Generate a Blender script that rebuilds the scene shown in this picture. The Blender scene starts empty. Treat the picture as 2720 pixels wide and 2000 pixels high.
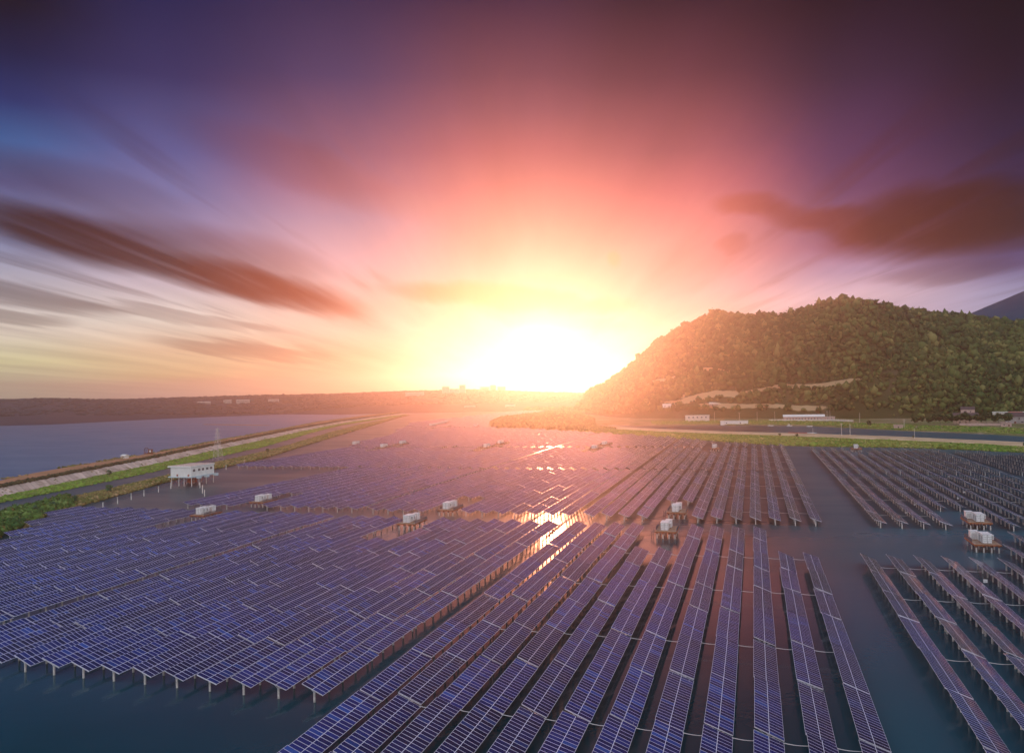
import bpy, bmesh, math, random
import numpy as np
from mathutils import Vector, Matrix

random.seed(7)
rng = np.random.default_rng(7)
C = bpy.context.scene.collection
S = bpy.context.scene
R = math.radians

# ------------------------------------------------------------------ camera
CAM_H = 55.1
cr = Vector((0.95685878, 0.28970621, -0.02217193))
cu = Vector((0.0258928, -0.00901656, 0.99962406))
cf = Vector((-0.28939739, 0.95707315, 0.01612888))
cd = bpy.data.cameras.new("camera")
cam = bpy.data.objects.new("camera", cd)
C.objects.link(cam)
cam.matrix_world = Matrix(((cr.x, cu.x, -cf.x, 0), (cr.y, cu.y, -cf.y, 0), (cr.z, cu.z, -cf.z, CAM_H), (0, 0, 0, 1)))
cd.sensor_width = 36.0
cd.lens = 28.02
cd.clip_start = 0.5
cd.clip_end = 30000
S.camera = cam

# ------------------------------------------------------------------ sun, exposure
SUN_AZ, SUN_EL = -14.3, 4.2
sd = Vector((math.sin(R(SUN_AZ)) * math.cos(R(SUN_EL)), math.cos(R(SUN_AZ)) * math.cos(R(SUN_EL)), math.sin(R(SUN_EL))))
sl = bpy.data.lights.new("sun", 'SUN')
sl.energy = 2.6
sl.angle = R(0.5)
sl.color = (1.0, 0.34, 0.17)
so = bpy.data.objects.new("sun", sl)
so.rotation_euler = sd.to_track_quat('Z', 'Y').to_euler()
C.objects.link(so)
S.view_settings.view_transform = 'Standard'
S.view_settings.look = 'None'
S.view_settings.exposure = 0.0
S.view_settings.gamma = 1.0
S.cycles.use_denoising = True
S.cycles.max_bounces = 6
S.cycles.diffuse_bounces = 2
S.cycles.glossy_bounces = 3
S.cycles.transmission_bounces = 2
S.cycles.volume_bounces = 0
S.cycles.transparent_max_bounces = 6
S.cycles.sample_clamp_indirect = 4.0


# ------------------------------------------------------------------ node helper
class NT:
    def __init__(s, tree):
        s.t = tree
        s.n = tree.nodes
        s.l = tree.links

    def put(s, sock, v):
        if v is None:
            return
        if hasattr(v, 'is_output') or isinstance(v, bpy.types.NodeSocket):
            s.l.new(v, sock)
        else:
            sock.default_value = v

    def node(s, kind, **kw):
        n = s.n.new(kind)
        for k, v in kw.items():
            setattr(n, k, v)
        return n

    def m(s, op, a, b=None, c=None, clamp=False):
        n = s.node('ShaderNodeMath', operation=op, use_clamp=clamp)
        s.put(n.inputs[0], a)
        s.put(n.inputs[1], b)
        s.put(n.inputs[2], c)
        return n.outputs[0]

    def vm(s, op, a, b=None):
        n = s.node('ShaderNodeVectorMath', operation=op)
        s.put(n.inputs[0], a)
        s.put(n.inputs[1], b)
        return n.outputs['Value'] if op in ('DOT_PRODUCT', 'LENGTH') else n.outputs[0]

    def mr(s, v, a, b, c=0.0, d=1.0, smooth=True):
        n = s.node('ShaderNodeMapRange', interpolation_type='SMOOTHSTEP' if smooth else 'LINEAR', clamp=True) if smooth else s.node('ShaderNodeMapRange')
        for i, x in enumerate((v, a, b, c, d)):
            s.put(n.inputs[i], x)
        return n.outputs[0]

    def mix(s, f, a, b, blend='MIX'):
        n = s.node('ShaderNodeMix', data_type='RGBA', blend_type=blend)
        s.put(n.inputs[0], f)
        for k, v in ((6, a), (7, b)):
            if isinstance(v, tuple) and len(v) == 3:
                v = v + (1,)
            s.put(n.inputs[k], v)
        return n.outputs[2]

    def ramp(s, f, stops, interp='LINEAR'):
        n = s.node('ShaderNodeValToRGB')
        n.color_ramp.interpolation = interp
        e = n.color_ramp.elements
        while len(e) > 1:
            e.remove(e[-1])
        e[0].position = stops[0][0]
        e[0].color = tuple(stops[0][1]) + (1,)
        for p, c in stops[1:]:
            x = e.new(p)
            x.color = tuple(c) + (1,)
        s.put(n.inputs[0], f)
        return n.outputs[0]

    def noise(s, vec, scale, detail=3, rough=0.5, dist=0.0, out=0, dim='3D'):
        n = s.node('ShaderNodeTexNoise', noise_dimensions=dim)
        s.put(n.inputs['Vector'], vec)
        n.inputs['Scale'].default_value = scale
        n.inputs['Detail'].default_value = detail
        n.inputs['Roughness'].default_value = rough
        n.inputs['Distortion'].default_value = dist
        return n.outputs[out]

    def comb(s, x, y, z=0.0):
        n = s.node('ShaderNodeCombineXYZ')
        for i, v in enumerate((x, y, z)):
            s.put(n.inputs[i], v)
        return n.outputs[0]

    def sep(s, v):
        n = s.node('ShaderNodeSeparateXYZ')
        s.put(n.inputs[0], v)
        return n.outputs


# ------------------------------------------------------------------ sky: evening sky by direction (azimuth, elevation in degrees)
SKY_COLUMNS = [
    (-49.4, [(0.1, 0.4287, 0.4851, 0.3515), (2.37, 0.5776, 0.5776, 0.305), (4.19, 0.6795, 0.6105, 0.5149), (6.91, 0.4564, 0.4287, 0.4851), (9.61, 0.2232, 0.2542, 0.4452), (13.14, 0.0908, 0.0976, 0.2623), (15.52, 0.0343, 0.107, 0.305), (17.85, 0.008, 0.0262, 0.1413), (20.54, 0.0006, 0.007, 0.0529), (23.14, 0.0009, 0.0009, 0.0097)]),
    (-39.9, [(0.11, 0.5776, 0.4851, 0.4287), (1.35, 0.6795, 0.5776, 0.2623), (3.09, 0.7011, 0.5149, 0.3278), (5.07, 0.7913, 0.7157, 0.6308), (7.3, 0.5776, 0.4851, 0.5457), (10.23, 0.3278, 0.2623, 0.4287), (13.12, 0.1812, 0.1812, 0.3916), (15.94, 0.0908, 0.1022, 0.2961), (20.49, 0.0232, 0.0273, 0.1274), (24.81, 0.008, 0.0144, 0.0844)]),
    (-28.8, [(0.12, 0.8714, 0.5776, 0.305), (2.49, 0.9131, 0.6105, 0.3515), (4.34, 0.9216, 0.6867, 0.5271), (6.45, 0.9216, 0.5776, 0.5029), (9.06, 0.7758, 0.4564, 0.5029), (12.14, 0.5029, 0.2961, 0.4125), (14.17, 0.4125, 0.1714, 0.2623), (16.65, 0.2623, 0.107, 0.1946), (21.44, 0.0704, 0.0452, 0.1413), (25.94, 0.0262, 0.0194, 0.0802)]),
    (-16.5, [(0.92, 1.0, 0.9387, 0.7913), (4.17, 1.0, 0.855, 0.6584), (6.32, 0.9823, 0.6584, 0.402), (8.46, 0.9911, 0.5647, 0.4452), (11.62, 1.0, 0.3763, 0.314), (14.21, 0.8714, 0.2542, 0.2423), (16.74, 0.6105, 0.1559, 0.1878), (19.22, 0.3763, 0.107, 0.1559), (21.62, 0.2232, 0.0648, 0.1144), (26.2, 0.0578, 0.0194, 0.0648)]),
    (-4.8, [(0.65, 1.0, 0.7529, 0.5149), (4.61, 0.9734, 0.6795, 0.5457), (6.45, 0.956, 0.5149, 0.4851), (8.54, 0.9734, 0.3613, 0.3325), (11.12, 0.9216, 0.2705, 0.2623), (13.66, 0.6795, 0.162, 0.1946), (16.15, 0.402, 0.0976, 0.1413), (20.94, 0.1413, 0.0343, 0.0704), (25.46, 0.0296, 0.008, 0.0296)]),
    (6.3, [(0.36, 0.5776, 0.402, 0.4564), (2.85, 0.5776, 0.402, 0.4564), (5.58, 0.7305, 0.5457, 0.6445), (7.31, 0.402, 0.2831, 0.4452), (9.02, 0.2831, 0.1274, 0.2623), (12.64, 0.1144, 0.0423, 0.1413), (15.0, 0.0704, 0.0262, 0.1144), (19.56, 0.0194, 0.0097, 0.0482), (23.88, 0.0024, 0.0006, 0.0144)]),
    (16.2, [(0.09, 0.402, 0.402, 0.5776), (3.5, 0.4287, 0.4287, 0.6105), (5.31, 0.305, 0.305, 0.4851), (6.89, 0.0802, 0.0802, 0.2232), (8.68, 0.0382, 0.0343, 0.1274), (11.33, 0.013, 0.0116, 0.0704), (13.5, 0.006, 0.007, 0.0529), (17.72, 0.0009, 0.0009, 0.0194), (21.76, 0.0003, 0.0003, 0.007)]),
]
# long streaky clouds: azimuth/elevation of the two ends, half thickness, cover
CLOUDS = [
    (-51.7, 11.37, -39.5, 8.79, 1.57, 1.00), (-43.3, 9.45, -27.4, 5.79, 1.14, 1.00), (-46.5, 10.75, -30.2, 8.52, 1.68, 0.50),
    (-53.2, 7.14, -42.7, 5.52, 0.65, 0.55), (-45.5, 6.16, -32.6, 4.36, 0.43, 0.40), (-40.7, 3.71, -29.1, 2.49, 0.65, 0.50),
    (-51.4, 5.26, -45.5, 4.74, 0.38, 0.45), (-24.8, 7.36, -9.2, 5.70, 0.87, 0.85), (-19.7, 5.84, -9.2, 4.23, 0.70, 0.40),
    (4.6, 9.78, 19.5, 9.54, 2.11, 1.00), (7.4, 11.08, 17.7, 11.31, 1.35, 0.90), (0.8, 11.47, 10.0, 9.49, 1.03, 0.80),
    (-2.2, 12.34, 2.3, 11.96, 0.81, 0.60), (-9.4, 8.62, -8.8, 9.52, 0.60, 0.50), (-2.5, 9.31, -0.3, 9.92, 0.49, 0.40),
    (8.0, 6.56, 16.8, 6.81, 0.70, 0.45), (-51.3, 14.19, -38.8, 12.23, 1.35, 0.30), (-38.7, 17.67, -22.2, 12.73, 1.62, 0.25),
]


def build_world():
    w = bpy.data.worlds.new("World")
    S.world = w
    w.use_nodes = True
    T = NT(w.node_tree)
    T.n.clear()
    d = T.node('ShaderNodeTexCoord').outputs['Generated']
    x, y, z = T.sep(d)
    az = T.m('MULTIPLY', T.m('ARCTAN2', x, y), 180 / math.pi)
    el = T.m('MULTIPLY', T.m('ARCSINE', z), 180 / math.pi)
    # radial streaks: noise laid out on a high cloud sheet, drawn out along the wind, which blows away from the sunset
    zz = T.m('MAXIMUM', z, 0.0)
    zz = T.m('ADD', zz, 0.035)
    px = T.m('DIVIDE', x, zz)
    py = T.m('DIVIDE', y, zz)
    a = R(-15.5)
    lat = T.m('SUBTRACT', T.m('MULTIPLY', px, math.cos(a)), T.m('MULTIPLY', py, math.sin(a)))
    lon = T.m('ADD', T.m('MULTIPLY', px, math.sin(a)), T.m('MULTIPLY', py, math.cos(a)))
    sv = T.comb(T.m('MULTIPLY', lat, 1.0), T.m('MULTIPLY', lon, 0.10), 0.0)
    st = T.noise(sv, 1.5, 4, 0.55, 0.3)
    st2 = T.noise(T.vm('ADD', sv, (7.3, 2.2, 0.0)), 3.3, 3, 0.5)
    ce = T.m('DIVIDE', el, 30.0)
    cols = []
    for a0, stops in SKY_COLUMNS:
        cols.append((a0, T.ramp(ce, [(max(0, e / 30.0), (r, g, b)) for e, r, g, b in stops])))
    col = cols[0][1]
    for i in range(1, len(cols)):
        f = T.mr(az, cols[i - 1][0], cols[i][0])
        col = T.mix(f, col, cols[i][1])
    # soft streaks brighten and darken the clear sky
    f = T.m('ADD', 1.0, T.m('MULTIPLY', T.m('SUBTRACT', st, 0.5), 0.85))
    col = T.vm('MULTIPLY', col, T.comb(f, f, f))
    # clouds
    wa = T.m('MULTIPLY', T.m('SUBTRACT', st, 0.5), 4.0)
    we = T.m('MULTIPLY', T.m('SUBTRACT', st2, 0.5), 1.6)
    az2 = T.m('ADD', az, wa)
    el2 = T.m('ADD', el, we)
    ccol = T.ramp(T.m('DIVIDE', T.m('ADD', az, 60.0), 80.0), [
        (0.10, (0.012, 0.000, 0.003)), (0.25, (0.045, 0.002, 0.003)), (0.37, (0.30, 0.030, 0.006)), (0.43, (0.68, 0.14, 0.055)),
        (0.50, (0.98, 0.46, 0.17)), (0.63, (1.0, 0.42, 0.16)), (0.70, (0.75, 0.13, 0.06)), (0.77, (0.28, 0.030, 0.015)), (0.85, (0.06, 0.002, 0.003)), (0.95, (0.010, 0.0, 0.001))])
    tot = None
    for a0, e0, a1, e1, w_, op in CLOUDS:
        ca, ceI = (a0 + a1) / 2, (e0 + e1) / 2
        L = math.hypot(a1 - a0, e1 - e0) / 2
        ux, uy = (a1 - a0) / 2 / L, (e1 - e0) / 2 / L
        dx = T.m('SUBTRACT', az2, ca)
        dy = T.m('SUBTRACT', el2, ceI)
        u = T.m('MULTIPLY_ADD', dx, ux / L, T.m('MULTIPLY', dy, uy / L))
        v = T.m('MULTIPLY_ADD', dx, -uy / w_, T.m('MULTIPLY', dy, ux / w_))
        q = T.m('MULTIPLY_ADD', u, u, T.m('MULTIPLY', v, v))
        k = T.m('MULTIPLY', T.mr(q, 1.7, 0.1), op)
        k = T.m('SUBTRACT', 1.0, k)
        tot = k if tot is None else T.m('MULTIPLY', tot, k)
    cover = T.m('MULTIPLY', T.m('SUBTRACT', 1.0, tot), T.mr(el, 0.2, 1.5))
    fl = T.noise(T.vm('ADD', T.vm('MULTIPLY', sv, (1.0, 0.5, 1.0)), (3.1, 9.4, 0.0)), 7.0, 3, 0.55)
    cover = T.m('MULTIPLY', cover, T.mr(fl, 0.25, 0.55, 0.85, 1.0))
    wisp = T.m('MULTIPLY', T.mr(T.m('MULTIPLY_ADD', fl, 0.4, T.m('MULTIPLY', st2, 0.6)), 0.50, 0.66), T.mr(el, 2.5, 7.0, 0.0, 0.40))
    wisp = T.m('MULTIPLY', wisp, T.m('MULTIPLY', T.mr(el, 13.0, 21.0, 1.0, 0.0), T.mr(T.m('ABSOLUTE', T.m('ADD', az, 14.0)), 6.0, 16.0)))
    cover = T.m('MAXIMUM', cover, wisp)
    col = T.mix(cover, col, ccol)
    # the sun's own glow
    sdn = T.vm('DOT_PRODUCT', d, tuple(SUN_VIS))
    ang = T.m('MULTIPLY', T.m('ARCCOSINE', T.m('MINIMUM', sdn, 0.999999)), 180 / math.pi)
    g1 = T.m('MULTIPLY', T.m('EXPONENT', T.m('MULTIPLY', T.m('MULTIPLY', ang, ang), -0.25)), 0.9)
    g2 = T.m('MULTIPLY', T.m('EXPONENT', T.m('MULTIPLY', ang, -0.33)), 0.15)
    dk = T.m('SUBTRACT', 1.0, T.m('MULTIPLY', T.m('EXPONENT', T.m('MULTIPLY', ang, -0.10)), SKY_CUT))
    lowb = T.m('MULTIPLY', T.m('EXPONENT', T.m('MULTIPLY', T.m('MAXIMUM', el, 0.0), -0.30)), T.mr(ang, 8.0, 30.0, 0.0, 1.0))
    dk = T.m('MULTIPLY', dk, T.m('MULTIPLY_ADD', lowb, 0.8, 1.0))
    dk = T.m('MULTIPLY', dk, T.mr(el, 8.0, 24.0, 1.0, 0.85))
    col = T.vm('MULTIPLY', col, T.comb(dk, dk, dk))
    col = T.vm('ADD', col, T.comb(T.m('ADD', g1, g2), T.m('ADD', g1, T.m('MULTIPLY', g2, 0.8)), T.m('ADD', T.m('MULTIPLY', g1, 0.85), T.m('MULTIPLY', g2, 0.40))))
    # overhead and behind the viewer: unseen sky, its pale back half brightened as added fill light
    high = T.mr(el, 27.0, 60.0)
    col = T.mix(high, col, HIGH_COL)
    aa = T.m('ABSOLUTE', T.m('ADD', az, 16.0))
    back = T.mr(aa, 45.0, 105.0)
    col = T.mix(back, col, BACK_COL)
    # a little of the physical sky underneath it all
    sky = T.node('ShaderNodeTexSky', sky_type='NISHITA', sun_disc=False)
    sky.sun_elevation = R(SUN_EL)
    sky.sun_rotation = R(SUN_AZ)
    skys = T.vm('MULTIPLY', sky.outputs[0], (0.0003, 0.0003, 0.0005))
    col = T.vm('ADD', col, skys)
    bg = T.node('ShaderNodeBackground')
    T.l.new(col, bg.inputs[0])
    bg.inputs[1].default_value = 1.0
    out = T.node('ShaderNodeOutputWorld')
    T.l.new(bg.outputs[0], out.inputs[0])


SKY_CUT = 0.55
SUN_VIS = Vector((math.sin(R(-14.5)) * math.cos(R(2.0)), math.cos(R(-14.5)) * math.cos(R(2.0)), math.sin(R(2.0))))
HIGH_COL = (0.04, 0.12, 0.42, 1)
BACK_COL = (0.95, 0.97, 1.10, 1)
build_world()


# ------------------------------------------------------------------ mesh helpers
class MB:
    """collects faces, links them as one mesh object"""

    def __init__(s):
        s.v = []
        s.f = []
        s.mi = []
        s.uv = []
        s.cur = 0

    def face(s, pts, uv=None):
        b = len(s.v)
        s.v += [tuple(p) for p in pts]
        s.f.append(tuple(range(b, b + len(pts))))
        s.mi.append(s.cur)
        s.uv.append(uv or [(0, 0)] * len(pts))

    def hexa(s, p):
        """p: 8 points, bottom 0-3 ccw, top 4-7"""
        for q in ((3, 2, 1, 0), (4, 5, 6, 7), (0, 1, 5, 4), (1, 2, 6, 5), (2, 3, 7, 6), (3, 0, 4, 7)):
            s.face([p[i] for i in q])

    def box(s, x0, x1, y0, y1, z0, z1):
        s.hexa([(x0, y0, z0), (x1, y0, z0), (x1, y1, z0), (x0, y1, z0), (x0, y0, z1), (x1, y0, z1), (x1, y1, z1), (x0, y1, z1)])

    def bar(s, a, b, w, h=None, up=(0, 0, 1)):
        h = h or w
        a, b = Vector(a), Vector(b)
        t = (b - a).normalized()
        u = Vector(up)
        if abs(t.dot(u)) > 0.95:
            u = Vector((0, 1, 0))
        sx = t.cross(u).normalized() * (w / 2)
        uz = sx.normalized().cross(t).normalized() * (h / 2)
        s.hexa([a - sx - uz, a + sx - uz, b + sx - uz, b - sx - uz, a - sx + uz, a + sx + uz, b + sx + uz, b - sx + uz])

    def tube(s, a, b, r0, r1=None, n=8, cap=True):
        r1 = r0 if r1 is None else r1
        a, b = Vector(a), Vector(b)
        t = (b - a).normalized()
        u = Vector((1, 0, 0)) if abs(t.x) < 0.9 else Vector((0, 1, 0))
        p = t.cross(u).normalized()
        q = t.cross(p)
        ra = [a + (p * math.cos(k * 2 * math.pi / n) + q * math.sin(k * 2 * math.pi / n)) * r0 for k in range(n)]
        rb = [b + (p * math.cos(k * 2 * math.pi / n) + q * math.sin(k * 2 * math.pi / n)) * r1 for k in range(n)]
        for k in range(n):
            s.face([ra[k], ra[(k + 1) % n], rb[(k + 1) % n], rb[k]])
        if cap:
            s.face(rb)
            s.face(ra[::-1])

    def path(s, pts, r, n=5):
        for i in range(len(pts) - 1):
            s.tube(pts[i], pts[i + 1], r, r, n, cap=(i == 0 or i == len(pts) - 2))

    def arrays(s, verts, faces, mat=0):
        b = len(s.v)
        s.v += [tuple(p) for p in verts]
        for f in faces:
            s.f.append(tuple(b + i for i in f))
            s.mi.append(mat)
            s.uv.append([(0, 0)] * len(f))

    def mesh(s, name, mats, smooth=False):
        me = bpy.data.meshes.new(name)
        me.from_pydata(s.v, [], s.f)
        for m in (mats if isinstance(mats, (list, tuple)) else [mats]):
            me.materials.append(m)
        me.polygons.foreach_set('material_index', s.mi)
        if any(any(c != (0, 0) for c in u) for u in s.uv[:4]):
            l = me.uv_layers.new(name='UVMap')
            flat = [c for u in s.uv for p in u for c in p]
            l.data.foreach_set('uv', flat)
        if smooth:
            me.polygons.foreach_set('use_smooth', [True] * len(s.f))
        me.update()
        return me

    def build(s, name, mats, parent=None, smooth=False):
        return link(name, s.mesh(name, mats, smooth), parent)


def link(name, me, parent=None, loc=None, rz=None):
    o = bpy.data.objects.new(name, me)
    C.objects.link(o)
    if parent is not None:
        o.parent = parent
    if loc is not None:
        o.location = loc
    if rz is not None:
        o.rotation_euler[2] = rz
    return o


def thing(name, label, cat, loc=(0, 0, 0), rz=0.0, group=None):
    o = bpy.data.objects.new(name, None)
    o.empty_display_size = 1.0
    C.objects.link(o)
    o.location = loc
    o.rotation_euler[2] = rz
    tag(o, label, cat, group)
    return o


def tag(o, label=None, cat=None, group=None, kind=None):
    for k, v in (('label', label), ('category', cat), ('group', group), ('kind', kind)):
        if v:
            o[k] = v
    return o


def copy_tree(root, loc, rz=None, label=None, group=None):
    r = root.copy()
    C.objects.link(r)
    r.location = loc
    if rz is not None:
        r.rotation_euler[2] = rz
    if label:
        r['label'] = label
    if group:
        r['group'] = group

    def rec(src, dst):
        for ch in kids[src.name]:
            c = ch.copy()
            C.objects.link(c)
            c.parent = dst
            rec(ch, c)
    kids = {}

    def walk(o):
        kids[o.name] = list(o.children)
        for c in kids[o.name]:
            walk(c)
    walk(root)
    rec(root, r)
    return r


# ------------------------------------------------------------------ materials
MATS = {}


def mat(name, col, rough=0.7, metal=0.0, spec=0.5, var=0.0, vscale=3.0, bump=0.0, bscale=20.0, col2=None, coat=0.0):
    m = bpy.data.materials.new(name)
    m.use_nodes = True
    T = NT(m.node_tree)
    b = T.n['Principled BSDF']
    b.inputs['Roughness'].default_value = rough
    b.inputs['Metallic'].default_value = metal
    b.inputs['Specular IOR Level'].default_value = spec
    b.inputs['Coat Weight'].default_value = coat
    if var > 0 or col2:
        o = T.node('ShaderNodeTexCoord').outputs['Object']
        ob = T.node('ShaderNodeObjectInfo').outputs['Random']
        o = T.vm('ADD', o, T.comb(T.m('MULTIPLY', ob, 50.0), 0.0, 0.0))
        n = T.noise(o, vscale, 4, 0.6)
        n = T.mr(n, 0.3, 0.7)
        c2 = col2 or tuple(max(0, c * (1 - var)) for c in col)
        c1 = col if col2 else tuple(min(1, c * (1 + var * 0.5)) for c in col)
        T.l.new(T.mix(n, c1, c2), b.inputs['Base Color'])
    else:
        b.inputs['Base Color'].default_value = tuple(col) + (1,)
    if bump > 0:
        o = T.node('ShaderNodeTexCoord').outputs['Object']
        bp = T.node('ShaderNodeBump')
        bp.inputs['Strength'].default_value = bump
        T.l.new(T.noise(o, bscale, 4, 0.6), bp.inputs['Height'])
        T.l.new(bp.outputs[0], b.inputs['Normal'])
    MATS[name] = m
    return m


def panel_material():
    m = bpy.data.materials.new('solar_glass')
    m.use_nodes = True
    T = NT(m.node_tree)
    b = T.n['Principled BSDF']
    uv = T.node('ShaderNodeUVMap').outputs[0]
    u, v, _ = T.sep(uv)
    fu = T.m('FRACT', u)
    fv = T.m('FRACT', v)
    eu = T.m('MINIMUM', fu, T.m('SUBTRACT', 1.0, fu))
    ev = T.m('MINIMUM', fv, T.m('SUBTRACT', 1.0, fv))
    lu = T.m('LESS_THAN', eu, 0.018)
    lv = T.m('LESS_THAN', ev, 0.040)
    line = T.m('MAXIMUM', lu, lv)
    rnd = T.node('ShaderNodeObjectInfo').outputs['Random']
    cell = T.comb(T.m('FLOOR', u), T.m('FLOOR', v), T.m('MULTIPLY', rnd, 97.0))
    wn = T.node('ShaderNodeTexWhiteNoise', noise_dimensions='3D')
    T.l.new(cell, wn.inputs[0])
    base = T.ramp(wn.outputs[0], [(0.0, (0.002, 0.005, 0.050)), (0.5, (0.003, 0.011, 0.100)), (0.86, (0.005, 0.020, 0.150)), (0.96, (0.008, 0.040, 0.20)), (1.0, (0.014, 0.065, 0.27))])
    tn = T.node('ShaderNodeTexWhiteNoise', noise_dimensions='3D')
    T.l.new(T.comb(T.m('FLOOR', T.m('DIVIDE', u, 2.0)), T.m('FLOOR', T.m('DIVIDE', v, 20.0)), T.m('MULTIPLY', rnd, 31.0)), tn.inputs[0])
    tg = T.m('MULTIPLY_ADD', tn.outputs[0], 0.8, 0.45)
    base = T.vm('MULTIPLY', base, T.comb(tg, tg, tg))
    base = T.mix(T.m('MULTIPLY', T.sep(tn.outputs[1])[1], 0.07), base, (0.16, 0.13, 0.26))
    # fine silver fingers of the cells
    cu_ = T.m('FRACT', T.m('MULTIPLY', u, 12.0))
    cv_ = T.m('FRACT', T.m('MULTIPLY', v, 6.0))
    f1 = T.m('MAXIMUM', T.m('LESS_THAN', cu_, 0.07), T.m('LESS_THAN', cv_, 0.07))
    base = T.mix(T.m('MULTIPLY', f1, 0.22), base, (0.25, 0.30, 0.50))
    geo = T.node('ShaderNodeNewGeometry')
    dust = T.noise(geo.outputs['Position'], 0.35, 3, 0.6)
    base = T.mix(T.mr(dust, 0.55, 0.85, 0.0, 0.14), base, (0.22, 0.20, 0.28))
    col = T.mix(line, base, (0.80, 0.79, 0.86))
    T.l.new(col, b.inputs['Base Color'])
    T.l.new(T.m('MULTIPLY_ADD', line, 0.25, 0.16), b.inputs['Roughness'])
    b.inputs['Specular IOR Level'].default_value = 0.8
    return m


def water_material(name='pond_water', lake=False):
    m = bpy.data.materials.new(name)
    m.use_nodes = True
    T = NT(m.node_tree)
    b = T.n['Principled BSDF']
    geo = T.node('ShaderNodeNewGeometry')
    p = geo.outputs['Position']
    big = T.noise(p, 0.012, 3, 0.6)
    sky_sheen = T.mr(T.sep(p)[0], -5.0, 45.0)
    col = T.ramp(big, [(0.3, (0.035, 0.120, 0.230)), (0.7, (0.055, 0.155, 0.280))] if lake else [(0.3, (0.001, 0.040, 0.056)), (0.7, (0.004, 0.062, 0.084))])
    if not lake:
        col = T.mix(T.m('MULTIPLY', sky_sheen, 0.8), col, (0.035, 0.120, 0.165))  # paler base colour towards the right channel stands in for reflected sky
    T.l.new(col, b.inputs['Base Color'])
    wind = T.noise(T.vm('MULTIPLY', p, (0.010, 0.030, 1.0)), 1.0, 3, 0.6, 0.4)
    rg = T.mr(wind, 0.35, 0.65, 0.07, 0.14)
    rg = T.m('ADD', rg, T.mr(T.sep(p)[1], 180.0, 400.0, 0.0, 0.25))
    T.l.new(rg, b.inputs['Roughness'])
    b.inputs['IOR'].default_value = 1.33
    h1 = T.noise(T.vm('MULTIPLY', p, (1.0, 0.55, 1.0)), 1.3, 3, 0.55)
    h2 = T.noise(p, 0.18, 2, 0.5)
    h = T.m('ADD', h1, T.m('MULTIPLY', h2, 1.5))
    bp = T.node('ShaderNodeBump')
    bp.inputs['Strength'].default_value = 0.5 if lake else 0.065
    bp.inputs['Distance'].default_value = 0.8 if lake else 0.35
    T.l.new(h, bp.inputs['Height'])
    T.l.new(bp.outputs[0], b.inputs['Normal'])
    return m


PANEL = panel_material()
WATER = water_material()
ALU = mat('aluminium_frame', (0.78, 0.77, 0.82), 0.4, 0.0, 0.5)
STEEL = mat('galvanised_steel', (0.62, 0.62, 0.66), 0.45, 0.2, 0.5, var=0.2)
BACKSHEET = mat('panel_backsheet', (0.10, 0.10, 0.12), 0.8)
CONC = mat('pile_concrete', (0.66, 0.62, 0.57), 0.85, var=0.25, vscale=2.0)
RUST = mat('rusty_pile_cap', (0.22, 0.07, 0.03), 0.9, var=0.4)
CABLE = mat('black_cable', (0.02, 0.02, 0.022), 0.6)
CONDUIT = mat('pale_conduit', (0.72, 0.70, 0.68), 0.5)

# ------------------------------------------------------------------ water sheet
wm = MB()
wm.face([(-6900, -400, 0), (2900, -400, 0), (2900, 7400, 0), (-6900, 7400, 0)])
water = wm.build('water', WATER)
tag(water, kind='structure')

# ------------------------------------------------------------------ solar tables
PER = 22.4
TL = 22.0
ZH, ZL, HW = 3.42, 1.835, 2.149
NMOD = 20


def table_surface(mb, cx, cy, z0=0.0, tilt=0.0, u0=0, v0=0, thick=0.05):
    """module array of one table: glass on top, aluminium sides, backsheet below (material slots 0,1,2)"""
    zh, zl = ZH + z0 + tilt, ZL + z0 - tilt
    x0, x1, ya, yb = cx - HW, cx + HW, cy - TL / 2, cy + TL / 2
    t = thick
    a, b, c, d = (x0, ya, zh), (x1, ya, zl), (x1, yb, zl), (x0, yb, zh)
    lo = [(p[0], p[1], p[2] - t) for p in (a, b, c, d)]
    mb.cur = 0
    mb.face([a, b, c, d], [(u0, v0), (u0 + 2, v0), (u0 + 2, v0 + NMOD), (u0, v0 + NMOD)])
    mb.cur = 1
    q = [a, b, c, d]
    for i in range(4):
        j = (i + 1) % 4
        mb.face([lo[i], lo[j], q[j], q[i]])
    mb.cur = 2
    mb.face(lo[::-1])
    mb.cur = 0


PY = (-10.2, -5.1, 0.0, 5.1, 10.2)


def frame_bars(mb):
    sl_ = (ZL - ZH) / (2 * HW)
    for x in (-1.55, -0.05, 1.45):
        z = ZH + (x + HW) * sl_ - 0.13
        mb.bar((x, -TL / 2 + 0.05, z), (x, TL / 2 - 0.05, z), 0.08, 0.12)
    for y in PY:
        mb.bar((-HW + 0.3, y, ZH + 0.3 * sl_ - 0.25), (HW - 0.3, y, ZL - 0.3 * sl_ - 0.25), 0.09, 0.13)
    for y in (-TL / 2, TL / 2):
        mb.bar((-HW + 0.02, y, ZH - 0.10), (HW - 0.02, y, ZL - 0.10), 0.06, 0.14)


def pile_geo(mb, x=0.0, y=0.0, n=10):
    mb.tube((x, y, -0.8), (x, y, 1.72), 0.205, 0.205, n)


def bracket_geo(mb, x=0.0, y=0.0):
    mb.tube((x, y, 1.72), (x, y, 1.92), 0.235, 0.235, 8)
    mb.bar((x - 0.12, y, 1.92), (x - 0.12, y, 2.40), 0.09)
    mb.bar((x + 0.14, y, 1.92), (x + 0.14, y, 2.33), 0.09)
    mb.bar((x - 0.2, y, 1.80), (x - 1.35, y, 2.86), 0.07)
    mb.bar((x + 0.2, y, 1.80), (x + 1.25, y, 2.02), 0.07)


TABLES = []      # (left edge x, near end y, group code, row, index, z jitter, tilt jitter)


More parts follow.
